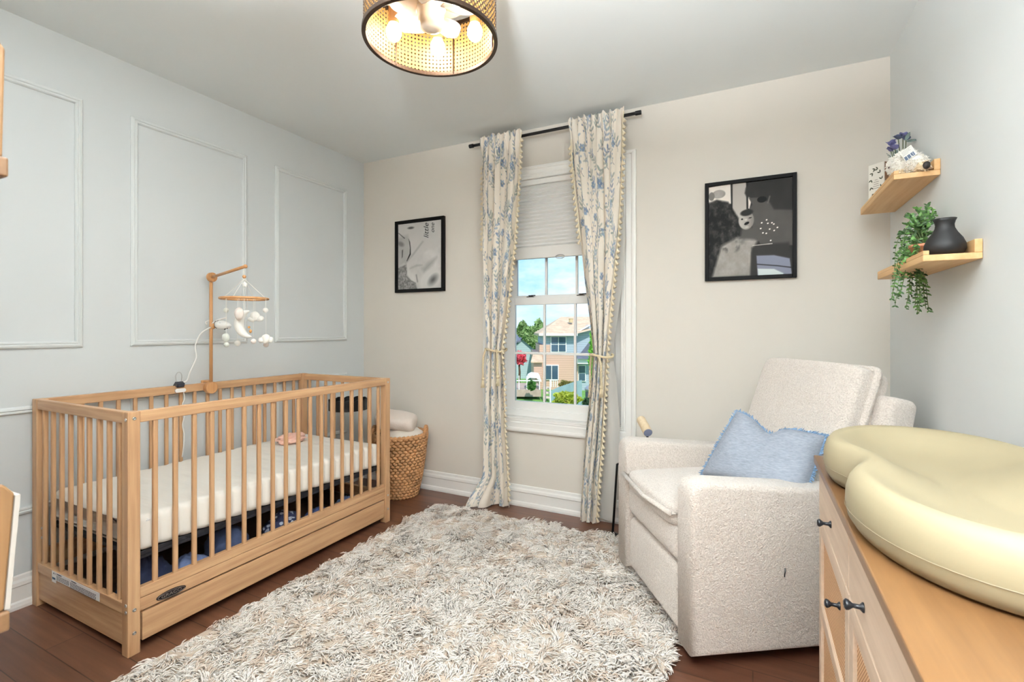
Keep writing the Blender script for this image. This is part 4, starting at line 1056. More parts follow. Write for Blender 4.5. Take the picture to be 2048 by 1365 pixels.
# resample outline evenly and smooth
P = [Vector((x, y)) for x, y in out]; P.append(P[0]); seg = [0]
for a, b in zip(P, P[1:]): seg.append(seg[-1]+(b-a).length)
NR = 180; R_ = []
for i in range(NR):
    s = seg[-1]*i/NR; k = max(j for j in range(len(seg)-1) if seg[j] <= s); t = (s-seg[k])/max(1e-9, seg[k+1]-seg[k]); R_.append(P[k].lerp(P[k+1], t))
for _ in range(10): R_ = [(R_[i-1]+R_[i]*2+R_[(i+1) % NR])/4 for i in range(NR)]
def inset_loop(loop, d):
    o_ = []
    for i in range(NR):
        t = (loop[(i+1) % NR]-loop[i-1]).normalized(); o_.append(loop[i]+Vector((-t.y, t.x))*d)
    return o_
prof = [(.030, .0), (.014, .006), (.004, .022), (.0, .046), (.001, .068), (.006, .088), (.015, .101), (.026, .106), (.040, .102), (.060, .091), (.085, .077), (.110, .066), (.132, .060)]
v = []; loops = []
loop = R_
for d, z in prof:
    lp = inset_loop(R_, d)
    if d > .05:
        for _ in range(int(d*120)): lp = [(lp[i-1]+lp[i]*2+lp[(i+1) % NR])/4 for i in range(NR)]
    loops.append([(xc+q.x, yc+q.y, DZ+.0008+z) for q in lp])
mid = loops[-1]; cxm = xc
for k in (.6, .25): loops.append([(cxm+(q[0]-cxm)*k, yc+(q[1]-yc)*(.55+.45*k) if k > .5 else yc+(q[1]-yc)*.6, DZ+.052) for q in mid])
for lp in loops: v += lp
nl = len(loops); f = [(i*NR+k, i*NR+(k+1) % NR, (i+1)*NR+(k+1) % NR, (i+1)*NR+k) for i in range(nl-1) for k in range(NR)]
f += [tuple(range(NR))[::-1], tuple((nl-1)*NR+k for k in range(NR))]
PADM = plain('pad_foam', C(142, 130, 104), .55, bump=.04, bscale=200, spec=.35)
obj('pad_body', MB().add(v, f), PADM, pad, smooth=True)
sl = inset_loop(R_, -.0003)
obj('pad_seam', MB().tube([(xc+q.x, yc+q.y, DZ+.040) for q in sl], .0006, 5, closed=True), plain('pad_seam_line', C(132, 120, 96), .6), pad)

# ------------------------------------------------------------------ ledge shelves on the right wall
PN = wood('pine', C(206, 158, 104), C(232, 196, 146), 'y', cross=30, along=1.6, rough=.55)
def ledge(y0, y1, z, xf, label):
    t = thing('wall_shelf', (XR, (y0+y1)/2, z), label, 'shelf', 'wooden picture ledges on the right wall')
    obj('shelf_board', MB().box(xf, XR-.001, y0, y1, z, z+.019), PN, t, bevel=.002)
    obj('back_board', MB().box(XR-.019, XR-.001, y0, y1, z+.019, z+.058), PN, t, bevel=.002)
    obj('front_lip', MB().box(xf, xf+.015, y0, y1, z+.019, z+.032), PN, t, bevel=.002)
S1, S2 = 1.713, 1.371
ledge(2.190, 2.795, S1, .459, 'upper pine wall shelf holding plush lamb and flowers'); ledge(1.841, 2.43, S2, .456, 'lower pine wall shelf holding black vase and trailing plant')
# sign block
sg = thing('sign_block', (.51, 2.68, S1+.019), 'small white wooden sign with leafy wreath print on upper wall shelf', 'sign')
q0, q1 = PDp(2.150, 1766, 322), PDp(2.216, 1735, 332)
q0.z = q1.z = 0; ex = (q0-q1).normalized(); ey = Vector((-ex.y, ex.x, 0)); wS = (q0-q1).length; MS = frame_m((q1.x+.004, q1.y, S1+.0195), ex, ey, (0, 0, 1)); hS = .187
obj('block', MB().box(0, wS, .004, .030, 0, hS).xf(MS), wood('sign_wood', C(118, 78, 52), C(150, 106, 76), 'z'), sg, bevel=.001)
face = obj('sign_face', MB().box(0, wS, 0, .004, 0, hS).xf(MS), plain('sign_white', C(236, 232, 222), .7), sg)
mb = MB()
for k in range(12):
    a = 2*PI*k/12+.2; cx, cz = wS/2+wS*.34*math.cos(a), hS*.52+hS*.36*math.sin(a)
    for s in (-1, 1):
        b = a+PI/2+s*.6; mb.prism([(cx+.0075*t*math.cos(b)-w*math.sin(b), cz+.0075*t*math.sin(b)+w*math.cos(b)) for t, w in ((0, .0008), (1, .0028), (2, 0), (1, -.0028), (0, -.0008))], -.0006, .0, 'y')
obj('wreath_print', MB().add(mb.v, mb.f).xf(MS), plain('print_green', C(52, 58, 40), .7), face)
mb = MB()
for z, w in ((.60, .18), (.55, .34), (.50, .30), (.45, .40), (.40, .40), (.33, .06)): mb.box(wS*(.5-w/2), wS*(.5+w/2), -.0006, 0, hS*z, hS*z+.0022)
obj('print_lines', mb.xf(MS), plain('print_grey', C(150, 140, 136), .7), face)
# plush lamb
LB_ = Vector((.525, 2.335, S1+.019)); lamb = thing('plush_lamb', tuple(LB_), 'white fluffy stuffed lamb with paper tag on upper wall shelf', 'stuffed toy')
FUR = plain('fleece_white', C(252, 248, 240), .95, bump=.6, bscale=90, bdist=.005, sheen=.4); FURT = plain('fleece_tan', C(240, 220, 188), .95, bump=.6, bscale=110, bdist=.004, sheen=.4)
def fluff(blobs, n, L, seed):
    o = MB(); r = random.Random(seed)
    for c, R in blobs: o.ball(c, R, 20, 14, lambda p: p+Vector((noise.noise(p*70), noise.noise(p*70+Vector((9, 0, 0))), noise.noise(p*70+Vector((0, 9, 0)))))*.006)
    for k in range(n):
        c, R = blobs[k % len(blobs)]; d = Vector((r.gauss(0, 1), r.gauss(0, 1), r.gauss(0, 1))).normalized()
        q = Vector(c)+Vector((d.x*R[0], d.y*R[1], d.z*R[2])); t = Vector((r.gauss(0, 1), r.gauss(0, 1), r.gauss(0, 1)))*.5
        o.tube([q-d*.003, q+(d+t*.6)*L*.6, q+(d*.6+t)*L], [.0022, .002, .0008], 4)
    return o
lx, ly, lz = LB_
obj('body', fluff([((lx-.002, ly-.02, lz+.062), (.046, .056, .056)), ((lx+.012, ly-.085, lz+.040), (.034, .045, .034))], 1500, .006, 3), FUR, lamb, smooth=True)
obj('head', fluff([((lx-.016, ly+.035, lz+.078), (.034, .034, .040))], 500, .005, 4), FUR, lamb, smooth=True)
for (dx, dy) in ((-.030, -.055), (.02, -.13), (-.028, .05)):
    lg = obj('leg', fluff([((lx+dx, ly+dy, lz+.017), (.019, .034, .0165))], 160, .006, 5), FURT, lamb, smooth=True)
for (dx, dy) in ((-.032, .085), (.022, -.167)): obj('hoof', MB().ball((lx+dx, ly+dy, lz+.014), (.011, .010, .0135), 12, 8), plain('hoof_black', C(34, 28, 26), .6), lamb, smooth=True)
obj('eye', MB().ball((lx-.047, ly+.015, lz+.070), .0035, 10, 8), plain('eye_brown', C(60, 24, 28), .2), lamb, smooth=True)
tg = Vector((lx-.016, ly-.105, lz+.084)); ex_ = Vector((.72, -.52, .46)).normalized(); ez_ = Vector((-.25, .30, .92)); ez_ = (ez_-ex_*ez_.dot(ex_)).normalized(); en = ex_.cross(ez_)
if en.dot(-tg+Vector((0, 0, CZ))) < 0: en = -en
MT = frame_m(tg, ex_, ez_, en)
tgo = obj('paper_tag', MB().box(-.020, .020, -.026, .020, -.0005, .0005).xf(MT), plain('tag_paper', C(238, 236, 230), .6), lamb)
mb = MB()
for i, (x, w) in enumerate(((-.017, .008), (-.007, .009), (.004, .006), (.011, .004))): mb.box(x, x+w, -.024, -.008, .0005, .0009)
obj('tag_bars', mb.xf(MT), plain('bar_blue', C(84, 98, 122), .6), tgo)
mb = MB()
for i, w in enumerate((.030, .026, .028, .018)): mb.box(-.016, -.016+w, .014-.005*i, .0152-.005*i, .0005, .0008)
obj('tag_lines', mb.xf(MT), plain('line_grey', C(150, 146, 144), .6), tgo)
# blue flowers behind it
fb = thing('flower_bunch', (.545, 2.50, S1+.019), 'bunch of blue-violet artificial flowers behind the plush lamb', 'flowers')
PET = [plain('petal_violet', C(128, 128, 176), .7, var=.2, vscale=40), plain('petal_slate', C(92, 104, 132), .7, var=.2, vscale=40), plain('leaf_greygreen', C(98, 112, 108), .7, var=.2, vscale=40)]
def petal(o, base, tip, w, nrm, cup=.25):
    base, tip = Vector(base), Vector(tip); d = tip-base; sd = d.cross(nrm).normalized(); nn = sd.cross(d).normalized(); N = 6; v = []
    for i in range(N+1):
        t = i/N; hw = w*math.sin(PI*min(.985, .12+.86*t))**.8; c = base+d*t
        v += [c-sd*hw+nn*cup*hw, c-nn*cup*hw*.3, c+sd*hw+nn*cup*hw]
    f = []
    for i in range(N): f += [(3*i, 3*i+1, 3*i+4, 3*i+3), (3*i+1, 3*i+2, 3*i+5, 3*i+4)]
    o.add(v, f)
r = random.Random(12); stems = MB(); bx_, by_, bz_ = .545, 2.50, S1+.019
for (px, py, mi, n, d) in ((1783, 291, 0, 7, 2.0), (1790, 299, 0, 6, 1.98), (1797, 279, 1, 7, 2.0), (1806, 276, 0, 6, 2.0), (1782, 303, 0, 5, 2.0), (1812, 281, 1, 5, 1.98)):
    c = PDp(d, px, py); o = MB()
    for k in range(n):
        a = 2*PI*k/n+r.random(); dv = Vector((math.cos(a)*.7-.2, math.sin(a)*.7-.3, .5+r.random()*.3)).normalized()
        petal(o, c, c+dv*r.uniform(.022, .032), .013, Vector((r.uniform(-.3, .3), -.3, 1)))
    obj('flower', o, PET[mi], fb, smooth=True); stems.tube([c, c.lerp(Vector((bx_, by_, bz_+.02)), .5)+Vector((.005, 0, -.01)), (bx_, by_, bz_)], .0018, 5)
o = MB(); petal(o, PDp(1.95, 1811, 281), PDp(1.95, 1820, 264), .007, Vector((0, -1, 0))); petal(o, PDp(1.95, 1814, 284), PDp(1.95, 1836, 279), .008, Vector((0, -1, .6))); petal(o, PDp(1.98, 1793, 300), PDp(1.98, 1790, 326), .008, Vector((0, -1, 0)))
for k in range(6):
    a = PDp(1.98, 1789, 322); b = PDp(1.98, 1773+2*k, 307+4*k); o.tube([a, a.lerp(b, .6)+Vector((0, 0, .004)), b], .0011, 4)
obj('leaf_spray', o, PET[2], fb, smooth=True); obj('stems', stems, plain('stem_green', C(86, 98, 66), .7), fb)
# black vase
va = tag(obj('vase', MB().lathe([(.0, 0), (.034, 0), (.044, .006), (.050, .020), (.049, .034), (.042, .052), (.030, .070), (.0235, .084), (.0225, .094), (.025, .104), (.0285, .112), (.0262, .112), (.021, .096), (.021, .084), (.0, .07)], (.521, 1.895, S2+.0195), 40, caps=False), plain('matte_black_ceramic', C(17, 15, 15), .6), smooth=True, base=(.521, 1.895, S2+.0195)), 'matte black narrow-necked vase on the lower wall shelf', 'vase')
# trailing plant
tp = thing('trailing_plant', (.515, 2.09, S2+.019), 'green trailing artificial plant spilling over the lower wall shelf', 'plant')
obj('pot', MB().lathe([(.0, 0), (.030, 0), (.040, .055), (.043, .055), (.043, .065), (.038, .065), (.034, .05), (.0, .05)], (.522, 2.09, S2+.0195), 28, caps=False), plain('terracotta', C(196, 134, 104), .8), tp, smooth=True)
r = random.Random(21); stm = MB(); lv = MB(); LM = plain('leaf_green', C(46, 76, 34), .5, var=.35, vscale=40)
lvl = MB()
targets = [(1783, 598), (1790, 612), (1800, 590), (1803, 560), (1812, 618), (1822, 590), (1830, 612), (1838, 626), (1842, 600), (1848, 585), (1852, 618), (1857, 622), (1830, 560), (1815, 545), (1808, 520), (1795, 540), (1786, 560), (1843, 560), (1850, 540), (1862, 520), (1826, 530), (1838, 520), (1835, 625), (1818, 575),
           (1820, 430), (1835, 418), (1855, 410), (1866, 420), (1828, 440), (1845, 425), (1875, 424), (1812, 448)]
root = Vector((.520, 2.09, S2+.078))
for ti, (px, py) in enumerate(targets+[(r.uniform(1800, 1866), r.uniform(425, 540)) for _ in range(15)]):
    if py > 500 and ti < 24:
        d = r.uniform(1.60, 1.76); e = PDp(d, px, py); ov = PDp(d+r.uniform(-.02, .06), px*.45+1832*.55+r.uniform(-16, 16), r.uniform(440, 500))
        pts = [root, root.lerp(ov, .5)+Vector((0, 0, r.uniform(.02, .06))), ov, ov.lerp(e, .35)+Vector((-.006, 0, 0)), ov.lerp(e, .7), e]
    else:
        e = PDp(r.uniform(1.60, 1.76), px, py); pts = [root, root.lerp(e, .4)+Vector((0, 0, .03)), root.lerp(e, .75)+Vector((0, 0, .012)), e]
    path = lerp_path(pts, 30); stm.tube(path, .0011, 4)
    for i in range(8, len(path)):
        for s in (-1, 1):
            if r.random() < .30: continue
            q = path[i]; t = (path[i]-path[i-1]).normalized()
            sd = Vector((c_, s_, 0))*s; dv = (sd*.8+t*.55+Vector((r.uniform(-.5, .5), r.uniform(-.6, .1), r.uniform(-.3, .4)))).normalized(); l = r.uniform(.010, .017)
            petal(lv if r.random() < .6 else lvl, q, q+dv*l, l*.24, Vector((r.uniform(-.4, .4), -1, .5+r.uniform(-.4, .4))), .15)
obj('stems', stm, plain('plant_stem', C(88, 104, 60), .6), tp); obj('leaves', lv, LM, tp, smooth=True); obj('leaves', lvl, plain('leaf_light', C(80, 118, 54), .5, var=.3, vscale=40), tp, smooth=True)

# ------------------------------------------------------------------ ceiling fan light
LC = (-1.020, 1.398); LZ0, LZ1, LR_ = 2.185, 2.40, .232
lamp = thing('ceiling_light', (LC[0], LC[1], ZC), 'round cane drum ceiling fan light with bronze rims and lit bulbs', 'ceiling light')
BZ = plain('bronze', C(58, 42, 30), .35, .6)
def lattice(name, c_out, holes_u, holes_v, size, mat_rough=.5, trans_c=None, rot=False):
    m, nt, p = newmat(name)
    tc = nt.nodes.new('ShaderNodeUVMap'); mp = nt.nodes.new('ShaderNodeMapping'); mp.inputs['Scale'].default_value = (holes_u, holes_v, 1)
    if rot: mp.inputs['Rotation'].default_value = (0, 0, PI/4)
    nt.links.new(tc.outputs['UV'], mp.inputs['Vector'])
    fr = nt.nodes.new('ShaderNodeVectorMath'); fr.operation = 'FRACTION'; nt.links.new(mp.outputs[0], fr.inputs[0])
    sb = nt.nodes.new('ShaderNodeVectorMath'); sb.operation = 'DISTANCE'; sb.inputs[1].default_value = (.5, .5, 0); nt.links.new(fr.outputs[0], sb.inputs[0])
    lt = nt.nodes.new('ShaderNodeMath'); lt.operation = 'LESS_THAN'; lt.inputs[1].default_value = size; nt.links.new(sb.outputs['Value'], lt.inputs[0])
    tr = nt.nodes.new('ShaderNodeBsdfTransparent'); mx = nt.nodes.new('ShaderNodeMixShader'); nt.links.new(lt.outputs[0], mx.inputs['Fac'])
    p.inputs['Base Color'].default_value = c_out; p.inputs['Roughness'].default_value = mat_rough
    src = p.outputs[0]
    if trans_c:
        tl = nt.nodes.new('ShaderNodeBsdfTranslucent'); tl.inputs['Color'].default_value = trans_c; m2 = nt.nodes.new('ShaderNodeMixShader'); m2.inputs['Fac'].default_value = .3
        nt.links.new(p.outputs[0], m2.inputs[1]); nt.links.new(tl.outputs[0], m2.inputs[2]); src = m2.outputs[0]
    nt.links.new(src, mx.inputs[1]); nt.links.new(tr.outputs[0], mx.inputs[2]); nt.links.new(mx.outputs[0], nt.nodes['Material Output'].inputs['Surface'])
    return m
def drum(name, R, z0, z1, m, th=.0015):
    n = 128; v = []; f = []
    for k in range(n+1):
        a = 2*PI*k/n; v += [(LC[0]+R*math.cos(a), LC[1]+R*math.sin(a), z0), (LC[0]+R*math.cos(a), LC[1]+R*math.sin(a), z1)]
    f = [(2*k, 2*k+2, 2*k+3, 2*k+1) for k in range(n)]
    o = obj(name, MB().add(v, f), m, lamp, smooth=True)
    uv = o.data.uv_layers.new(name='UVMap')
    for poly in o.data.polygons:
        for li in poly.loop_indices:
            vi = o.data.loops[li].vertex_index; uv.data[li].uv = ((vi//2)/n, vi % 2)
    return o
drum('cane_liner', LR_-.006, LZ0+.01, LZ1-.01, lattice('cane_cream', C(174, 138, 78), 100, 13, .25, .6, C(200, 160, 90)))
drum('outer_mesh', LR_-.001, LZ0+.01, LZ1-.01, lattice('bronze_mesh', C(70, 48, 32), 120, 14, .36, .5, None, True))
def band(z0, z1, r0, r1):
    n = 96; v = []
    for k in range(n):
        a = 2*PI*k/n
        for rr, zz in ((r0, z0), (r1, z0), (r1, z1), (r0, z1)): v.append((LC[0]+rr*math.cos(a), LC[1]+rr*math.sin(a), zz))
    return MB().add(v, [(4*k+i, 4*((k+1) % n)+i, 4*((k+1) % n)+(i+1) % 4, 4*k+(i+1) % 4) for k in range(n) for i in range(4)])
obj('bottom_rim', band(LZ0, LZ0+.016, LR_-.010, LR_+.004), BZ, lamp, bevel=.002)
obj('top_rim', band(LZ1-.016, LZ1, LR_-.010, LR_+.004), BZ, lamp, bevel=.002)
for k in range(6):
    a = 2*PI*k/6+.75; x, y = LC[0]+(LR_-.009)*math.cos(a), LC[1]+(LR_-.009)*math.sin(a)
    obj('shade_strut', MB().tube([(x, y, LZ0+.005), (x, y, LZ1-.005)], .003, 6), BZ, lamp)
obj('ceiling_mount', MB().lathe([(.0, 2.36), (.150, 2.36), (.155, 2.37), (.155, 2.40), (.07, 2.42), (.07, ZC-.001), (.0, ZC-.001)], (LC[0], LC[1], 0), 40, caps=False), plain('mount_cream', C(224, 206, 182), .4), lamp, smooth=False)
obj('fan_hub', MB().lathe([(.0, 2.225), (.020, 2.227), (.038, 2.236), (.045, 2.255), (.045, 2.285), (.052, 2.30), (.052, 2.36)], (LC[0], LC[1], 0), 32, caps=False), plain('hub_clear', C(236, 220, 200), .12, trans=.35), lamp, smooth=True)
CLR = plain('blade_clear', C(248, 238, 226), .15, trans=.55, ior=1.2)
for k in range(5):
    a = 2*PI*k/5+.3; dv = Vector((math.cos(a), math.sin(a), 0)); sd = Vector((-math.sin(a), math.cos(a), 0)); o = MB(); v = []; N = 10
    for i in range(N+1):
        t = i/N; rr = .045+.125*t; wv = .018+.040*math.sin(PI*min(1, t*.85+.1)); sw = .03*t*t
        for s, zz in ((-1, -.012), (0, 0), (1, .014)):
            q = Vector((LC[0], LC[1], 2.30))+dv*rr+sd*(s*wv+sw)+Vector((0, 0, zz*(1-.3*t))); v.append(q)
    f = []
    for i in range(N): f += [(3*i, 3*i+1, 3*i+4, 3*i+3), (3*i+1, 3*i+2, 3*i+5, 3*i+4)]
    bo = obj('fan_blade', o.add(v, f), CLR, lamp, smooth=True); md = bo.modifiers.new('t', 'SOLIDIFY'); md.thickness = .002
BULB_E = 56
BU = plain('bulb_glow', C(255, 250, 240), .3, emit=(1.0, .90, .77, 1), estr=BULB_E); SK = plain('socket_tan', C(178, 132, 84), .5)
for k, a in enumerate((2.62, -.95, .35, 1.5)):
    x, y = LC[0]+.165*math.cos(a+.55), LC[1]+.165*math.sin(a+.55)
    s = obj('bulb_socket', MB().lathe([(.019, 2.295), (.019, 2.36), (.012, 2.365)], (x, y, 0), 18), SK, lamp)
    obj('bulb', MB().ball((x, y, 2.265), (.028, .028, .034), 16, 12), BU, s, smooth=True)

# ------------------------------------------------------------------ wall bookshelves at the near left
def bookshelf(zb, h, label, slant, yoff):
    t = thing('wall_bookshelf', (-.95, YN, zb), label, 'bookshelf', 'small wooden bookshelves on the wall beside the doorway')
    WB = wood('shelf_honey_wood', C(112, 80, 50), C(140, 106, 70), 'z', rough=.45); WBX = wood('shelf_honey_base', C(100, 72, 48), C(128, 96, 66), 'x', rough=.45)
    yf = .214+yoff
    for x in (-.700, -1.250):
        pts = [(YN, zb+.02), (yf-slant, zb+.02), (yf-.002, zb+h-.014), (yf-.010, zb+h-.003), (yf-.022, zb+h), (YN+.03, zb+h+.012), (YN, zb+h+.012)]
        obj('side_panel', MB().prism(ccw(pts), x, x+.015, 'x'), WB, t, bevel=.002)
    obj('base_board', MB().box(-1.250, -.680, YN, yf-slant+.003, zb, zb+.02), WBX, t, bevel=.002)
    obj('back_board', MB().box(-1.235, -.700, YN, YN+.012, zb+.02, zb+h), WB, t)
    if slant > .006: obj('front_bar', MB().prism([(yf-slant, zb+.021), (yf-slant+.004, zb+.021), (yf+.002, zb+h-.016), (yf-.002, zb+h-.016)], -1.250, -.684, 'x'), plain('shelf_white_front', C(176, 170, 162), .5), t)
bookshelf(1.322, .146, 'upper honey-wood wall bookshelf beside the doorway, above eye level', .004, -.003)
bookshelf(.858, .152, 'lower honey-wood wall bookshelf with white front beside the doorway', .010, .004)

# ------------------------------------------------------------------ outdoors (seen through the window)
def EX(r, d, z): return (r*c_-d*s_, r*s_+d*c_, z)
def ER(px, d): return (px-1024)/F*d
def EZ(py, d): return CZ+(660-py)/F*d
MEX = frame_m((0, 0, 0), (c_, s_, 0), (-s_, c_, 0), (0, 0, 1))    # x right, y depth
GZ = -3.2
GRASS = plain('lawn_grass', C(112, 160, 80), .9, var=.25, vscale=3, bump=.5, bscale=40, bdist=.02)
struct('lawn_ground', MB().grid(lambda u, v: EX(-40+90*u, 9+260*v, GZ-.15+.5*noise.noise((u*6, v*10, 0))-.35*max(0, 1-v*8)), 30, 60), GRASS)
def siding(name, c):
    m, nt, p = newmat(name); tc = nt.nodes.new('ShaderNodeTexCoord'); sx = nt.nodes.new('ShaderNodeSeparateXYZ'); nt.links.new(tc.outputs['Object'], sx.inputs[0])
    a = nt.nodes.new('ShaderNodeMath'); a.operation = 'MULTIPLY'; a.inputs[1].default_value = 1/.17; nt.links.new(sx.outputs['Z'], a.inputs[0])
    fr = nt.nodes.new('ShaderNodeMath'); fr.operation = 'FRACT'; nt.links.new(a.outputs[0], fr.inputs[0])
    nt.links.new(ramp(nt, fr.outputs[0], [(.0, tuple(q*.55 for q in c[:3])+(1,)), (.16, c), (1, tuple(min(1, q*1.06) for q in c[:3])+(1,))]), p.inputs['Base Color'])
    p.inputs['Roughness'].default_value = .7; add_bump(nt, p, fr.outputs[0], .6, .02); return m
SB, SP = siding('siding_blue', C(168, 182, 196)), siding('siding_rose', C(208, 172, 154)); ROOF = plain('shingles', C(204, 178, 152), .9, var=.18, vscale=2.5, bump=.6, bscale=14, bdist=.03)
ROOFD = plain('shingles_dark', C(104, 110, 124), .9, var=.2, vscale=2.5, bump=.5, bscale=14); EWH = plain('exterior_white', C(238, 238, 234), .5); PANE = plain('house_pane', C(70, 92, 112), .1, spec=.8)
D = 36.0
hs = thing('house', EX(ER(1115, D), D, GZ), 'two-storey house with tan roof, blue upper and rose lower siding outside', 'house')
def hb(px0, px1, py0, py1, d0, d1): return MB().box(ER(px0, D), ER(px1, D), d0, d1, EZ(py1, D), EZ(py0, D)).xf(MEX)
obj('upper_wall', hb(1086, 1152, 668, 708, D, D+7), SB, hs); obj('corner_wall', hb(1079, 1100, 690, 708, D-.04, D+6), SP, hs)
obj('lower_wall', hb(1070, 1156, 707, 806, D-.02, D+7), SP, hs)
# side wing with its own gable
wing = MB().prism([(ER(1152, D), EZ(806, D)), (ER(1196, D), EZ(806, D)), (ER(1196, D), EZ(650, D)), (ER(1180, D), EZ(650, D)), (ER(1152, D), EZ(668, D))], D+.3, D+7, 'y').xf(MEX)
obj('side_wing', wing, SB, hs)
obj('rake_board', MB().prism([(ER(1153, D), EZ(667, D)), (ER(1180, D), EZ(652, D)), (ER(1180, D), EZ(649.5, D)), (ER(1153, D), EZ(664.5, D))], D+.1, D+.3, 'y').xf(MEX), EWH, hs)
def tri(a): return [tuple(MEX @ Vector(p)) for p in a]
x0, x1, xr0, xr1 = ER(1077, D), ER(1153, D), ER(1132, D), ER(1182, D); ze, zr_ = EZ(667.5, D), EZ(631.5, D)
rf = MB().add(tri([(x0, D-.5, ze), (x1, D-.5, ze), (xr1, D+3.5, zr_+.0), (xr0, D+3.5, zr_), (x0, D+7.5, ze), (xr1+1.5, D+.2, EZ(651, D)), (xr1+1.5, D+3.5, zr_), (xr1+1.5, D+7.5, ze), (x0, D-.5, ze-.18), (x1, D-.5, ze-.18), (x0, D+7.5, ze-.18)]),
              [(0, 1, 2, 3), (0, 3, 4), (1, 5, 6, 2), (3, 2, 6, 7, 4), (0, 8, 9, 1), (0, 4, 10, 8)])
obj('roof', rf, ROOF, hs)
obj('gutter', MB().box(x0, x1, D-.62, D-.5, ze-.16, ze).xf(MEX), EWH, hs)
obj('roof_vent', MB().lathe([(.16, 0), (.16, .25), (.2, .3), (.0, .34)], EX(ER(1147, D), D+1.6, EZ(645, D)), 12, caps=False), plain('vent_tan', C(200, 180, 140), .7), hs)
def hwin(px0, px1, py0, py1, d, nx, ny, name='window'):
    w = obj(name, MB().box(ER(px0, D), ER(px1, D), d-.10, d, EZ(py1, D), EZ(py0, D)).xf(MEX), EWH, hs)
    mb = MB(); W = px1-px0; H = py1-py0; g = 1.6
    for i in range(nx):
        for j in range(ny):
            a = px0+g+(W-g)*i/nx; b = px0+(W-g)*(i+1)/nx; t0 = py0+g+(H-g)*j/ny; t1 = py0+(H-g)*(j+1)/ny
            mb.box(ER(a, D), ER(b, D), d-.13, d-.09, EZ(t1, D), EZ(t0, D))
    obj('pane', mb.xf(MEX), PANE, w)
hwin(1101, 1132.5, 673, 705, D, 2, 2); hwin(1157, 1172.5, 731, 764, D+.28, 1, 2); hwin(1089, 1117, 730, 760, D-.03, 2, 1, 'patio_door')
obj('porch_roof', MB().add(tri([(ER(1060, D), D-1.6, EZ(721, D)), (ER(1083, D), D-1.6, EZ(721, D)), (ER(1083, D), D, EZ(709, D)), (ER(1066, D), D, EZ(709, D)), (ER(1060, D), D-1.6, EZ(723, D)), (ER(1083, D), D-1.6, EZ(723, D))]), [(0, 1, 2, 3), (0, 4, 5, 1)]), ROOF, hs)
obj('porch_wall', MB().box(ER(1066, D), ER(1082, D), D-1.3, D, EZ(752, D), EZ(721, D)).xf(MEX), SP, hs)
obj('lower_roof', MB().add(tri([(ER(1152, D), D-.9, EZ(717, D)), (ER(1196, D), D-.9, EZ(717, D)), (ER(1196, D), D+.3, EZ(672, D)), (ER(1182, D), D+.3, EZ(681, D)), (ER(1163, D), D+.3, EZ(706, D)), (ER(1152, D), D+.3, EZ(709, D))]), [(0, 1, 2, 3, 4, 5)]), ROOFD, hs)
obj('bay_trim', MB().box(ER(1153, D), ER(1178, D), D-.6, D+.3, EZ(727, D), EZ(717, D)).xf(MEX), EWH, hs)
# neighbour house at left
D2 = 44.0; nh = thing('house', EX(ER(1035, D2), D2, GZ), 'blue-grey gabled neighbouring house behind the red maple outside', 'house')
def R2_(px): return ER(px, D2)
def Z2_(py): return EZ(py, D2)
obj('wall', MB().prism([(R2_(1012), Z2_(800)), (R2_(1076), Z2_(800)), (R2_(1076), Z2_(706)), (R2_(1044), Z2_(679)), (R2_(1012), Z2_(706))], D2, D2+8, 'y').xf(MEX), siding('siding_teal', C(172, 194, 200)), nh)
obj('roof', MB().add([tuple(MEX @ Vector(p)) for p in [(R2_(1044), D2-.3, Z2_(677)), (R2_(1078), D2-.3, Z2_(706)), (R2_(1078), D2+8, Z2_(706)), (R2_(1044), D2+8, Z2_(677)), (R2_(1010), D2-.3, Z2_(706)), (R2_(1010), D2+8, Z2_(706))]], [(0, 1, 2, 3), (0, 3, 5, 4)]), ROOFD, nh)
obj('porch_roof', MB().add([tuple(MEX @ Vector(p)) for p in [(R2_(1012), D2-2, Z2_(686)), (R2_(1041), D2-2, Z2_(680)), (R2_(1034), D2-.3, Z2_(669)), (R2_(1012), D2-.3, Z2_(664)), (R2_(1012), D2-2, Z2_(690)), (R2_(1041), D2-2, Z2_(683))]], [(0, 1, 2, 3), (0, 4, 5, 1)]), ROOFD, nh)
# trees / shrubs of leaf cards
def foliage(c, R, n, s, seed):
    g = np.random.default_rng(seed); d = g.normal(size=(n, 3)); d /= np.linalg.norm(d, axis=1, keepdims=True); rad = g.uniform(.55, 1.0, n)**.5
    lump = 1+.25*np.sin(d[:, 0]*5+seed)*np.cos(d[:, 2]*6+seed*2)
    P = np.array(c)+d*np.array(R)*(rad*lump)[:, None]; a = g.normal(size=(n, 3)); a /= np.linalg.norm(a, axis=1, keepdims=True); b = np.cross(a, g.normal(size=(n, 3))); b /= np.linalg.norm(b, axis=1, keepdims=True)
    sz = s*g.uniform(.6, 1.3, n)[:, None]; V = np.stack([P-a*sz, P-b*sz*.5, P+a*sz, P+b*sz*.5], 1).reshape(-1, 3); i = np.arange(n)[:, None]*4
    return V, np.concatenate([i, i+1, i+2, i+3], 1)
def tree(name, px, py, d, rx, ry, mcol, label, cat, n=1500, s=.2, trunk=True, seed=1):
    c = EX(ER(px, d), d, EZ(py, d)); R = (rx*d/F, rx*d/F*.9, ry*d/F)
    t = thing(name, (c[0], c[1], GZ), label, cat)
    V, Fq = foliage(c, R, n, s, seed); obj('foliage', (V, Fq), translucent(plain('leaf_'+str(mcol), C(*mcol), .6, var=.35, vscale=1.2), .25, C(*mcol)), t)
    if trunk: obj('trunk', MB().tube([(c[0], c[1], GZ-.3), (c[0]+.1, c[1], (GZ+c[2])/2), (c[0], c[1], c[2]+R[2]*.3)], [.22*rx/25, .16*rx/25, .05], 8), plain('bark', C(92, 74, 60), .9), t)
    return t
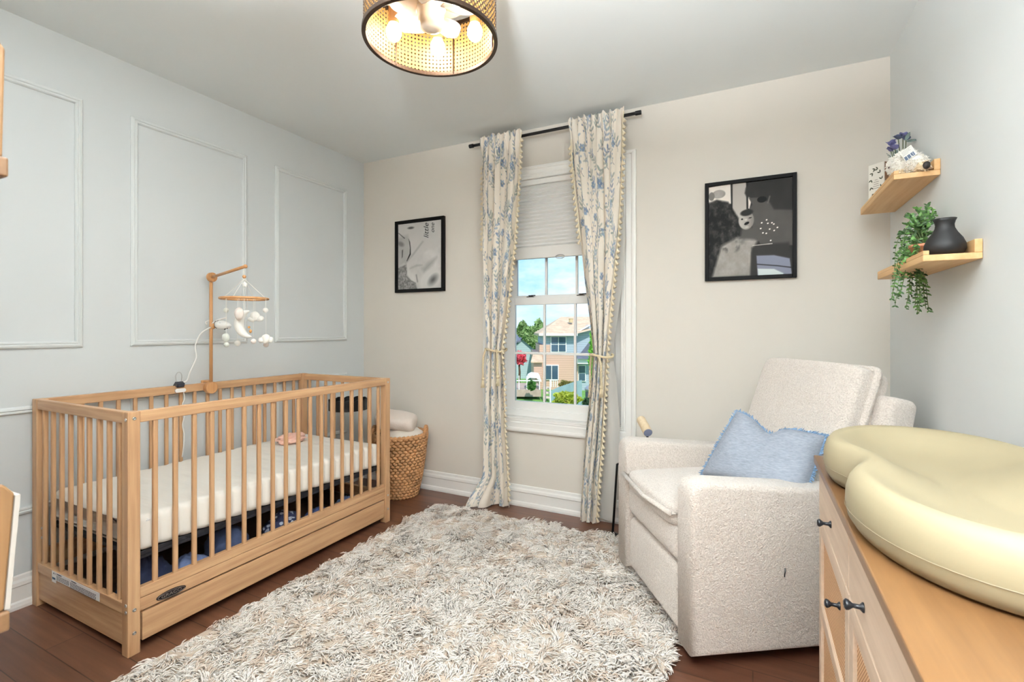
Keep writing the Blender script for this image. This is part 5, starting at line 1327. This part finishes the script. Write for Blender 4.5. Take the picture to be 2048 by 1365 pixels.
tree('tree', 1050, 690, 60, 25, 42, (132, 160, 100), 'large leafy green tree between the two houses outside', 'tree', 5000, .32, seed=3)
tree('tree', 1078, 676, 72, 20, 30, (150, 178, 118), 'paler green tree behind the tan-roofed house', 'tree', 2600, .34, seed=5)
tree('maple_tree', 1037, 716, 37, 14, 12, (226, 96, 112), 'small red-leaved maple tree beside the blue-grey house', 'tree', 520, .20, seed=6)
tree('tree', 1188, 715, 27, 9, 60, (132, 190, 74), 'slender bright green tree at the right end of the house', 'tree', 1600, .14, seed=8)
tree('bush', 1133, 800, 22, 26, 15, (176, 186, 70), 'yellow-green bush in front of the garden fence', 'bush', 2200, .09, False, seed=9)
tree('bush', 1134, 772, 32, 15, 9, (138, 132, 70), 'olive brown bush against the rose siding wall', 'bush', 1100, .12, False, seed=10)
tree('bush', 1063, 772, 30, 8, 9, (92, 140, 70), 'green leafy plant on the wooden deck', 'bush', 500, .10, False, seed=11)
tree('bush', 1176, 808, 22, 10, 12, (70, 100, 72), 'dark green bush at the right end of the garden fence', 'bush', 500, .09, False, seed=12)
# deck with rail, steps and table
dk = thing('deck', EX(ER(1055, 31), 31, GZ), 'wooden backyard deck with white railing behind the house', 'deck')
Dd = 31.0
def db(px0, px1, py0, py1, d0, d1): return MB().box(ER(px0, Dd), ER(px1, Dd), d0, d1, EZ(py1, Dd), EZ(py0, Dd)).xf(MEX)
obj('deck_skirt', db(1020, 1082, 780, 794, Dd, Dd+4), plain('deck_wood', C(178, 158, 146), .8, var=.15, vscale=3), dk)
for px in (1022, 1038, 1054, 1079): obj('rail_post', db(px-.8, px+.8, 752, 780, Dd, Dd+.08), EWH, dk)
obj('rail', MB().box(ER(1020, Dd), ER(1081, Dd), Dd, Dd+.08, EZ(763, Dd), EZ(761, Dd)).xf(MEX), EWH, dk)
for k in range(3): obj('step', db(1086, 1099, 776+8*k, 779+8*k, Dd-.3*k, Dd+.6-.3*k), plain('step_wood', C(206, 190, 176), .8), dk)
obj('stair_rail', db(1098, 1100.5, 758, 806, Dd-.6, Dd-.5).add(*(lambda q: (q.v, q.f))(db(1100, 1116, 761, 763, Dd+.4, Dd+.5))), EWH, dk)
for px in (1104, 1108, 1112, 1116): obj('baluster', db(px-.5, px+.5, 762, 776, Dd+.4, Dd+.5), EWH, dk)
gz_ = thing('patio_canopy', EX(ER(1068, 30), 30.6, EZ(779, 31)), 'small white patio canopy standing on the deck', 'canopy')
obj('canopy_top', MB().prism([(ER(1053, Dd), EZ(762, Dd)), (ER(1057, Dd), EZ(753, Dd)), (ER(1064, Dd), EZ(749, Dd)), (ER(1079, Dd), EZ(751, Dd)), (ER(1084, Dd), EZ(765, Dd)), (ER(1079, Dd), EZ(764, Dd)), (ER(1074, Dd), EZ(758, Dd)), (ER(1060, Dd), EZ(757, Dd))], Dd+.3, Dd+1.6, 'y').xf(MEX), EWH, gz_)
for px in (1056, 1081): obj('leg', MB().box(ER(px-.5, Dd), ER(px+.5, Dd), Dd+.9, Dd+.98, EZ(779, Dd), EZ(758, Dd)).xf(MEX), EWH, gz_)
Df = 24.0; fn_ = thing('garden_fence', EX(ER(1130, Df), Df, GZ), 'blue-grey board fence slanting across the yard outside', 'fence')
pts = [(1101, 782), (1114, 777), (1128, 774), (1142, 771), (1156, 768), (1172, 766)]
mb = MB()
for (a, b), (c2, d2) in zip(pts, pts[1:]):
    for k in range(4):
        xa = a+(c2-a)*k/4; xb = a+(c2-a)*(k+1)/4-.25; yt_ = b+(d2-b)*k/4; dd = Df+(xa-1101)*.02
        mb.box(ER(xa, Df), ER(xb, Df), dd, dd+.03, EZ(826, Df), EZ(yt_, Df))
obj('fence_boards', mb.xf(MEX), plain('fence_blue', C(138, 166, 172), .8, var=.08, vscale=3), fn_)
obj('fence_post', MB().box(ER(1099.5, Df), ER(1101.5, Df), Df-.05, Df+.1, EZ(826, Df), EZ(779, Df)).xf(MEX), EWH, fn_)
gr_ = thing('barbecue_grill', EX(ER(1175, 23), 23, GZ), 'dark covered barbecue grill at the right end of the fence', 'grill')
obj('lid', MB().ball(EX(ER(1176, 23), 22.6, EZ(777, 23)), (.22, .2, .18), 16, 10), plain('grill_silver', C(170, 170, 172), .3, .6), gr_, smooth=True)
obj('cart', MB().box(ER(1170, 23), ER(1181, 23), 22.5, 22.9, GZ, EZ(782, 23)).xf(MEX), plain('grill_dark', C(64, 74, 84), .6), gr_)
hl = MB().grid(lambda u, v: EX(-400+700*u, 620+180*v, -25+(24+7*noise.noise((u*9, 0, 0))+4*noise.noise((u*23, 3, 0)))*math.sin(PI*min(1, v*1.0))), 60, 8)
struct('hills', hl, plain('far_hills', C(150, 178, 196), .95))

# ------------------------------------------------------------------ sky, sun, fill lights
w = bpy.data.worlds.new('sky'); scene.world = w; w.use_nodes = True; nt = w.node_tree; bg = nt.nodes['Background']
tc = nt.nodes.new('ShaderNodeTexCoord'); sx = nt.nodes.new('ShaderNodeSeparateXYZ'); nt.links.new(tc.outputs['Generated'], sx.inputs[0])
sky = ramp(nt, sx.outputs['Z'], [(.0, C(196, 226, 246)), (.09, C(160, 212, 246)), (.5, C(116, 178, 234))])
mp = nt.nodes.new('ShaderNodeMapping'); mp.inputs['Scale'].default_value = (2.2, 2.2, 6); nt.links.new(tc.outputs['Generated'], mp.inputs['Vector'])
cl = noise_tex(nt, mp.outputs[0], 2.6, 6, .6); mx = nt.nodes.new('ShaderNodeMixRGB'); nt.links.new(ramp(nt, cl, [(.42, (0, 0, 0, 1)), (.72, (.85, .85, .85, 1))]), mx.inputs['Fac'])
nt.links.new(sky, mx.inputs['Color1']); mx.inputs['Color2'].default_value = C(250, 251, 252); nt.links.new(mx.outputs['Color'], bg.inputs['Color']); bg.inputs['Strength'].default_value = .99
sun = bpy.data.lights.new('sun', 'SUN'); sun.energy = 3.1; sun.angle = .02; sun.color = (1, .95, .86); so = bpy.data.objects.new('sun', sun); col.objects.link(so)
so.rotation_euler = Vector((-.55, .75, -.95)).to_track_quat('-Z', 'Y').to_euler()
# unseen fill light added at the far end of the hall behind the camera
al = bpy.data.lights.new('hall_fill_light', 'AREA'); al.shape = 'RECTANGLE'; al.size = 1.7; al.size_y = 1.7; al.energy = 14; al.color = (.95, .98, 1)
ao = bpy.data.objects.new('hall_fill_light', al); col.objects.link(ao); ao.location = (-.1, HY+.05, 1.35); ao.rotation_euler = (PI/2, 0, PI)

# second added fill, aimed up with no fixture, in the near left corner
t2 = bpy.data.lights.new('corner_fill_light', 'AREA'); t2.shape = 'DISK'; t2.size = .35; t2.spread = math.radians(115); t2.energy = 32; t2.color = (.93, .965, 1)
t2o = bpy.data.objects.new('corner_fill_light', t2); col.objects.link(t2o); t2o.location = (-1.25, .24, 1.72); t2o.rotation_euler = (PI, 0, 0)
# main fill light, added out of view and bounced off the ceiling
tl = bpy.data.lights.new('doorway_fill_light', 'AREA'); tl.shape = 'DISK'; tl.size = .35; tl.spread = math.radians(162); tl.energy = 390; tl.color = (.90, .96, 1)
to = bpy.data.objects.new('doorway_fill_light', tl); col.objects.link(to); to.location = (-.14, -.60, 1.68); to.rotation_euler = (PI, 0, 0)
scene.view_settings.view_transform = 'Standard'; scene.view_settings.look = 'None'; scene.view_settings.gamma = 1; scene.view_settings.use_curve_mapping = False
scene.view_settings.exposure = 0.50
scene.cycles.use_denoising = True; scene.cycles.max_bounces = 10; scene.cycles.diffuse_bounces = 6; scene.cycles.transparent_max_bounces = 16
scene.cycles.sample_clamp_indirect = 6; scene.cycles.caustics_reflective = False; scene.cycles.caustics_refractive = False
